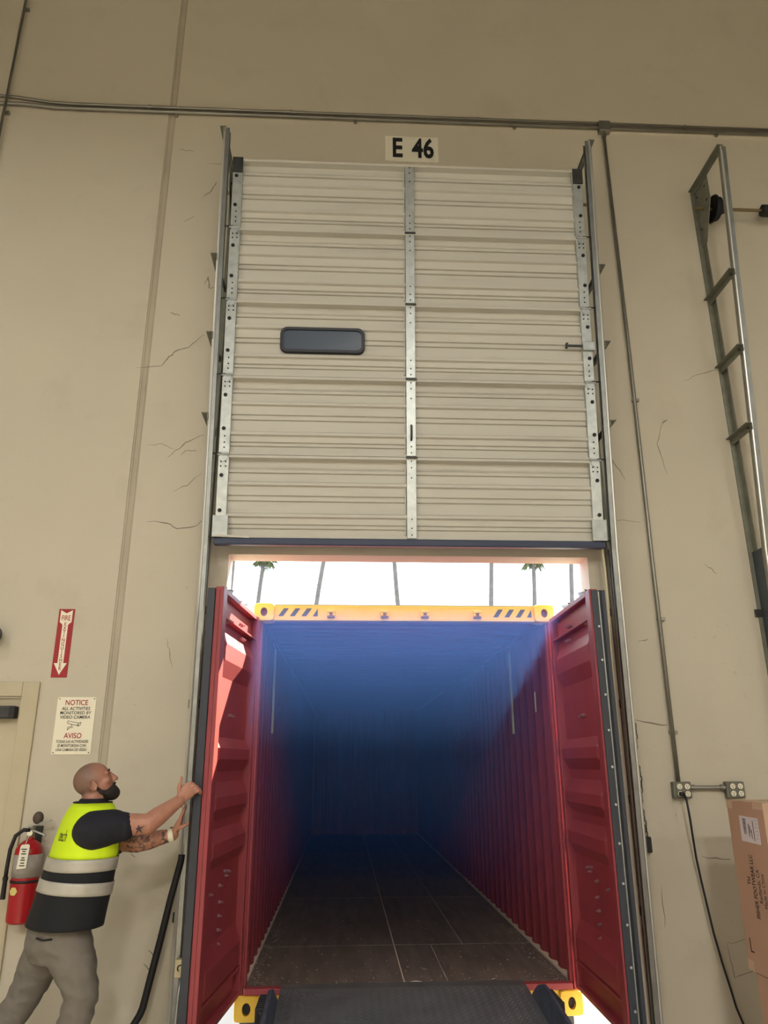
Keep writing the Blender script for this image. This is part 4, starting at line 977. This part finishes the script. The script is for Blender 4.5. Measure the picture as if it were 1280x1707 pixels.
# trousers
M_TROU = mat('trousers_grey', (112, 106, 98), .85, var=.06, vscale=5, bump=1.0, bscale=9)
b = B()
b.loft([ering((-2.03, PYC, .80), .19, .14, n=32), ering((-2.045, PYC, .745), .205, .16, n=32), ering((-2.06, PYC, .68), .20, .16, n=32), ering((-2.065, PYC, .60), .195, .165, n=32), ering((-2.06, PYC, .52), .15, .13, n=32)])
limb(b, [HIPR+V((.0, .02, .0)), HIPR.lerp(KNR, .55)+V((.01, 0, 0)), KNR, KNR.lerp(ANR, .5)+V((-.02, 0, 0)), ANR+V((0, 0, .02))], [.135, .112, .090, .084, .078], 24)
limb(b, [HIPL+V((0, -.02, 0)), HIPL.lerp(KNL, .55), KNL, KNL.lerp(ANL, .5), ANL+V((0, 0, .02))], [.135, .112, .090, .084, .078], 24)
tro = remesh_obj(b, 'trousers', M_TROU, man, .010, 6)
from mathutils import noise as mnoise
def crumple(o, amp, sc):
    nrm_ = [v.normal.copy() for v in o.data.vertices]
    for v, vn in zip(o.data.vertices, nrm_):
        p = v.co; q = V((p.x*sc[0]+p.z*2.5, p.y*sc[1], p.z*sc[2]))
        n_ = mnoise.noise(q)+.5*mnoise.noise(q*2.1+V((3, 1, 7)))
        v.co = p+vn*(amp*(abs(n_)*-2+.4))
crumple(tro, .007, (7, 5, 11))
B().tube([V((-2.12, -.915, .665)), V((-2.08, -.925, .655)), V((-2.03, -.925, .66))], .005, 6).build('pocket_slit', M_TRIM, tro, smooth=True)
# shoes
M_SHOE = mat('shoe_black', (34, 32, 32), .6)
for an, fd in ((ANR, V((.96, .25, 0))), (ANL, V((.8, .6, 0)))):
    b = B(); sd_ = V((-fd.y, fd.x, 0)); g = V((an.x, an.y, FZ))
    limb(b, [g+UZ*.045-fd*.06, g+UZ*.05+fd*.02, g+UZ*.042+fd*.11, g+UZ*.034+fd*.165], [.042, .048, .042, .032], 16)
    so = remesh_obj(b, 'shoe', M_SHOE, man, .006, 3)
    B().loft([[g+fd*(.055+.155*math.cos(t))+sd_*(.048*math.sin(t))+UZ*z for t in [2*math.pi*k/20 for k in range(20)]] for z in (0.0, .018)]).build('sole', M_BLACK, so)
# watch
wd = (WRL-ELL_).normalized(); wc = WRL-wd*.012
wa = wd.orthogonal().normalized(); wb = wd.cross(wa)
wt = B().loft([[wc+wd*t+(wa*math.cos(k*math.pi/10)+wb*math.sin(k*math.pi/10))*r for k in range(20)] for t, r in ((-.014, .035), (-.012, .037), (.012, .036), (.014, .034))], False).build('watch', mat('watch_band', (226, 220, 196), .4), man, smooth=True, solid=.004)
B().ell(wc+V((0.0, .01, .038)), ((.014, 0, 0), (0, .014, 0), (0, 0, .006)), 12, 6).build('watch_face', M_BLACK, wt, smooth=True)

# ---------------------------------------------------------------- blue haze volume added to imitate lens glare in the dock mouth
hz = B().box(-1.12, 1.12, -.50, 5.5, .2, 2.63).build('glare_haze', None)
hz.data.materials.clear()
mh = bpy.data.materials.new('glare_haze'); mh.use_nodes = True; nth = mh.node_tree; nth.nodes.clear()
oh = nth.nodes.new('ShaderNodeOutputMaterial'); vs_ = nth.nodes.new('ShaderNodeVolumeScatter')
vs_.inputs['Color'].default_value = (.10, .27, 1, 1); vs_.inputs['Density'].default_value = .27; vs_.inputs['Anisotropy'].default_value = .0
tcz = nth.nodes.new('ShaderNodeTexCoord'); spz = nth.nodes.new('ShaderNodeSeparateXYZ'); mrz = nth.nodes.new('ShaderNodeMapRange'); mrz.interpolation_type = 'SMOOTHSTEP'
nth.links.new(tcz.outputs['Object'], spz.inputs[0]); nth.links.new(spz.outputs['Z'], mrz.inputs[0])
mrz.inputs[1].default_value = .25; mrz.inputs[2].default_value = 2.3; mrz.inputs[3].default_value = 0; mrz.inputs[4].default_value = .24
nth.links.new(mrz.outputs[0], vs_.inputs['Density'])
nth.links.new(vs_.outputs[0], oh.inputs['Volume']); hz.data.materials.append(mh)
tag(hz, 'added bluish haze imitating lens glare in the container mouth', 'haze', kind='stuff')
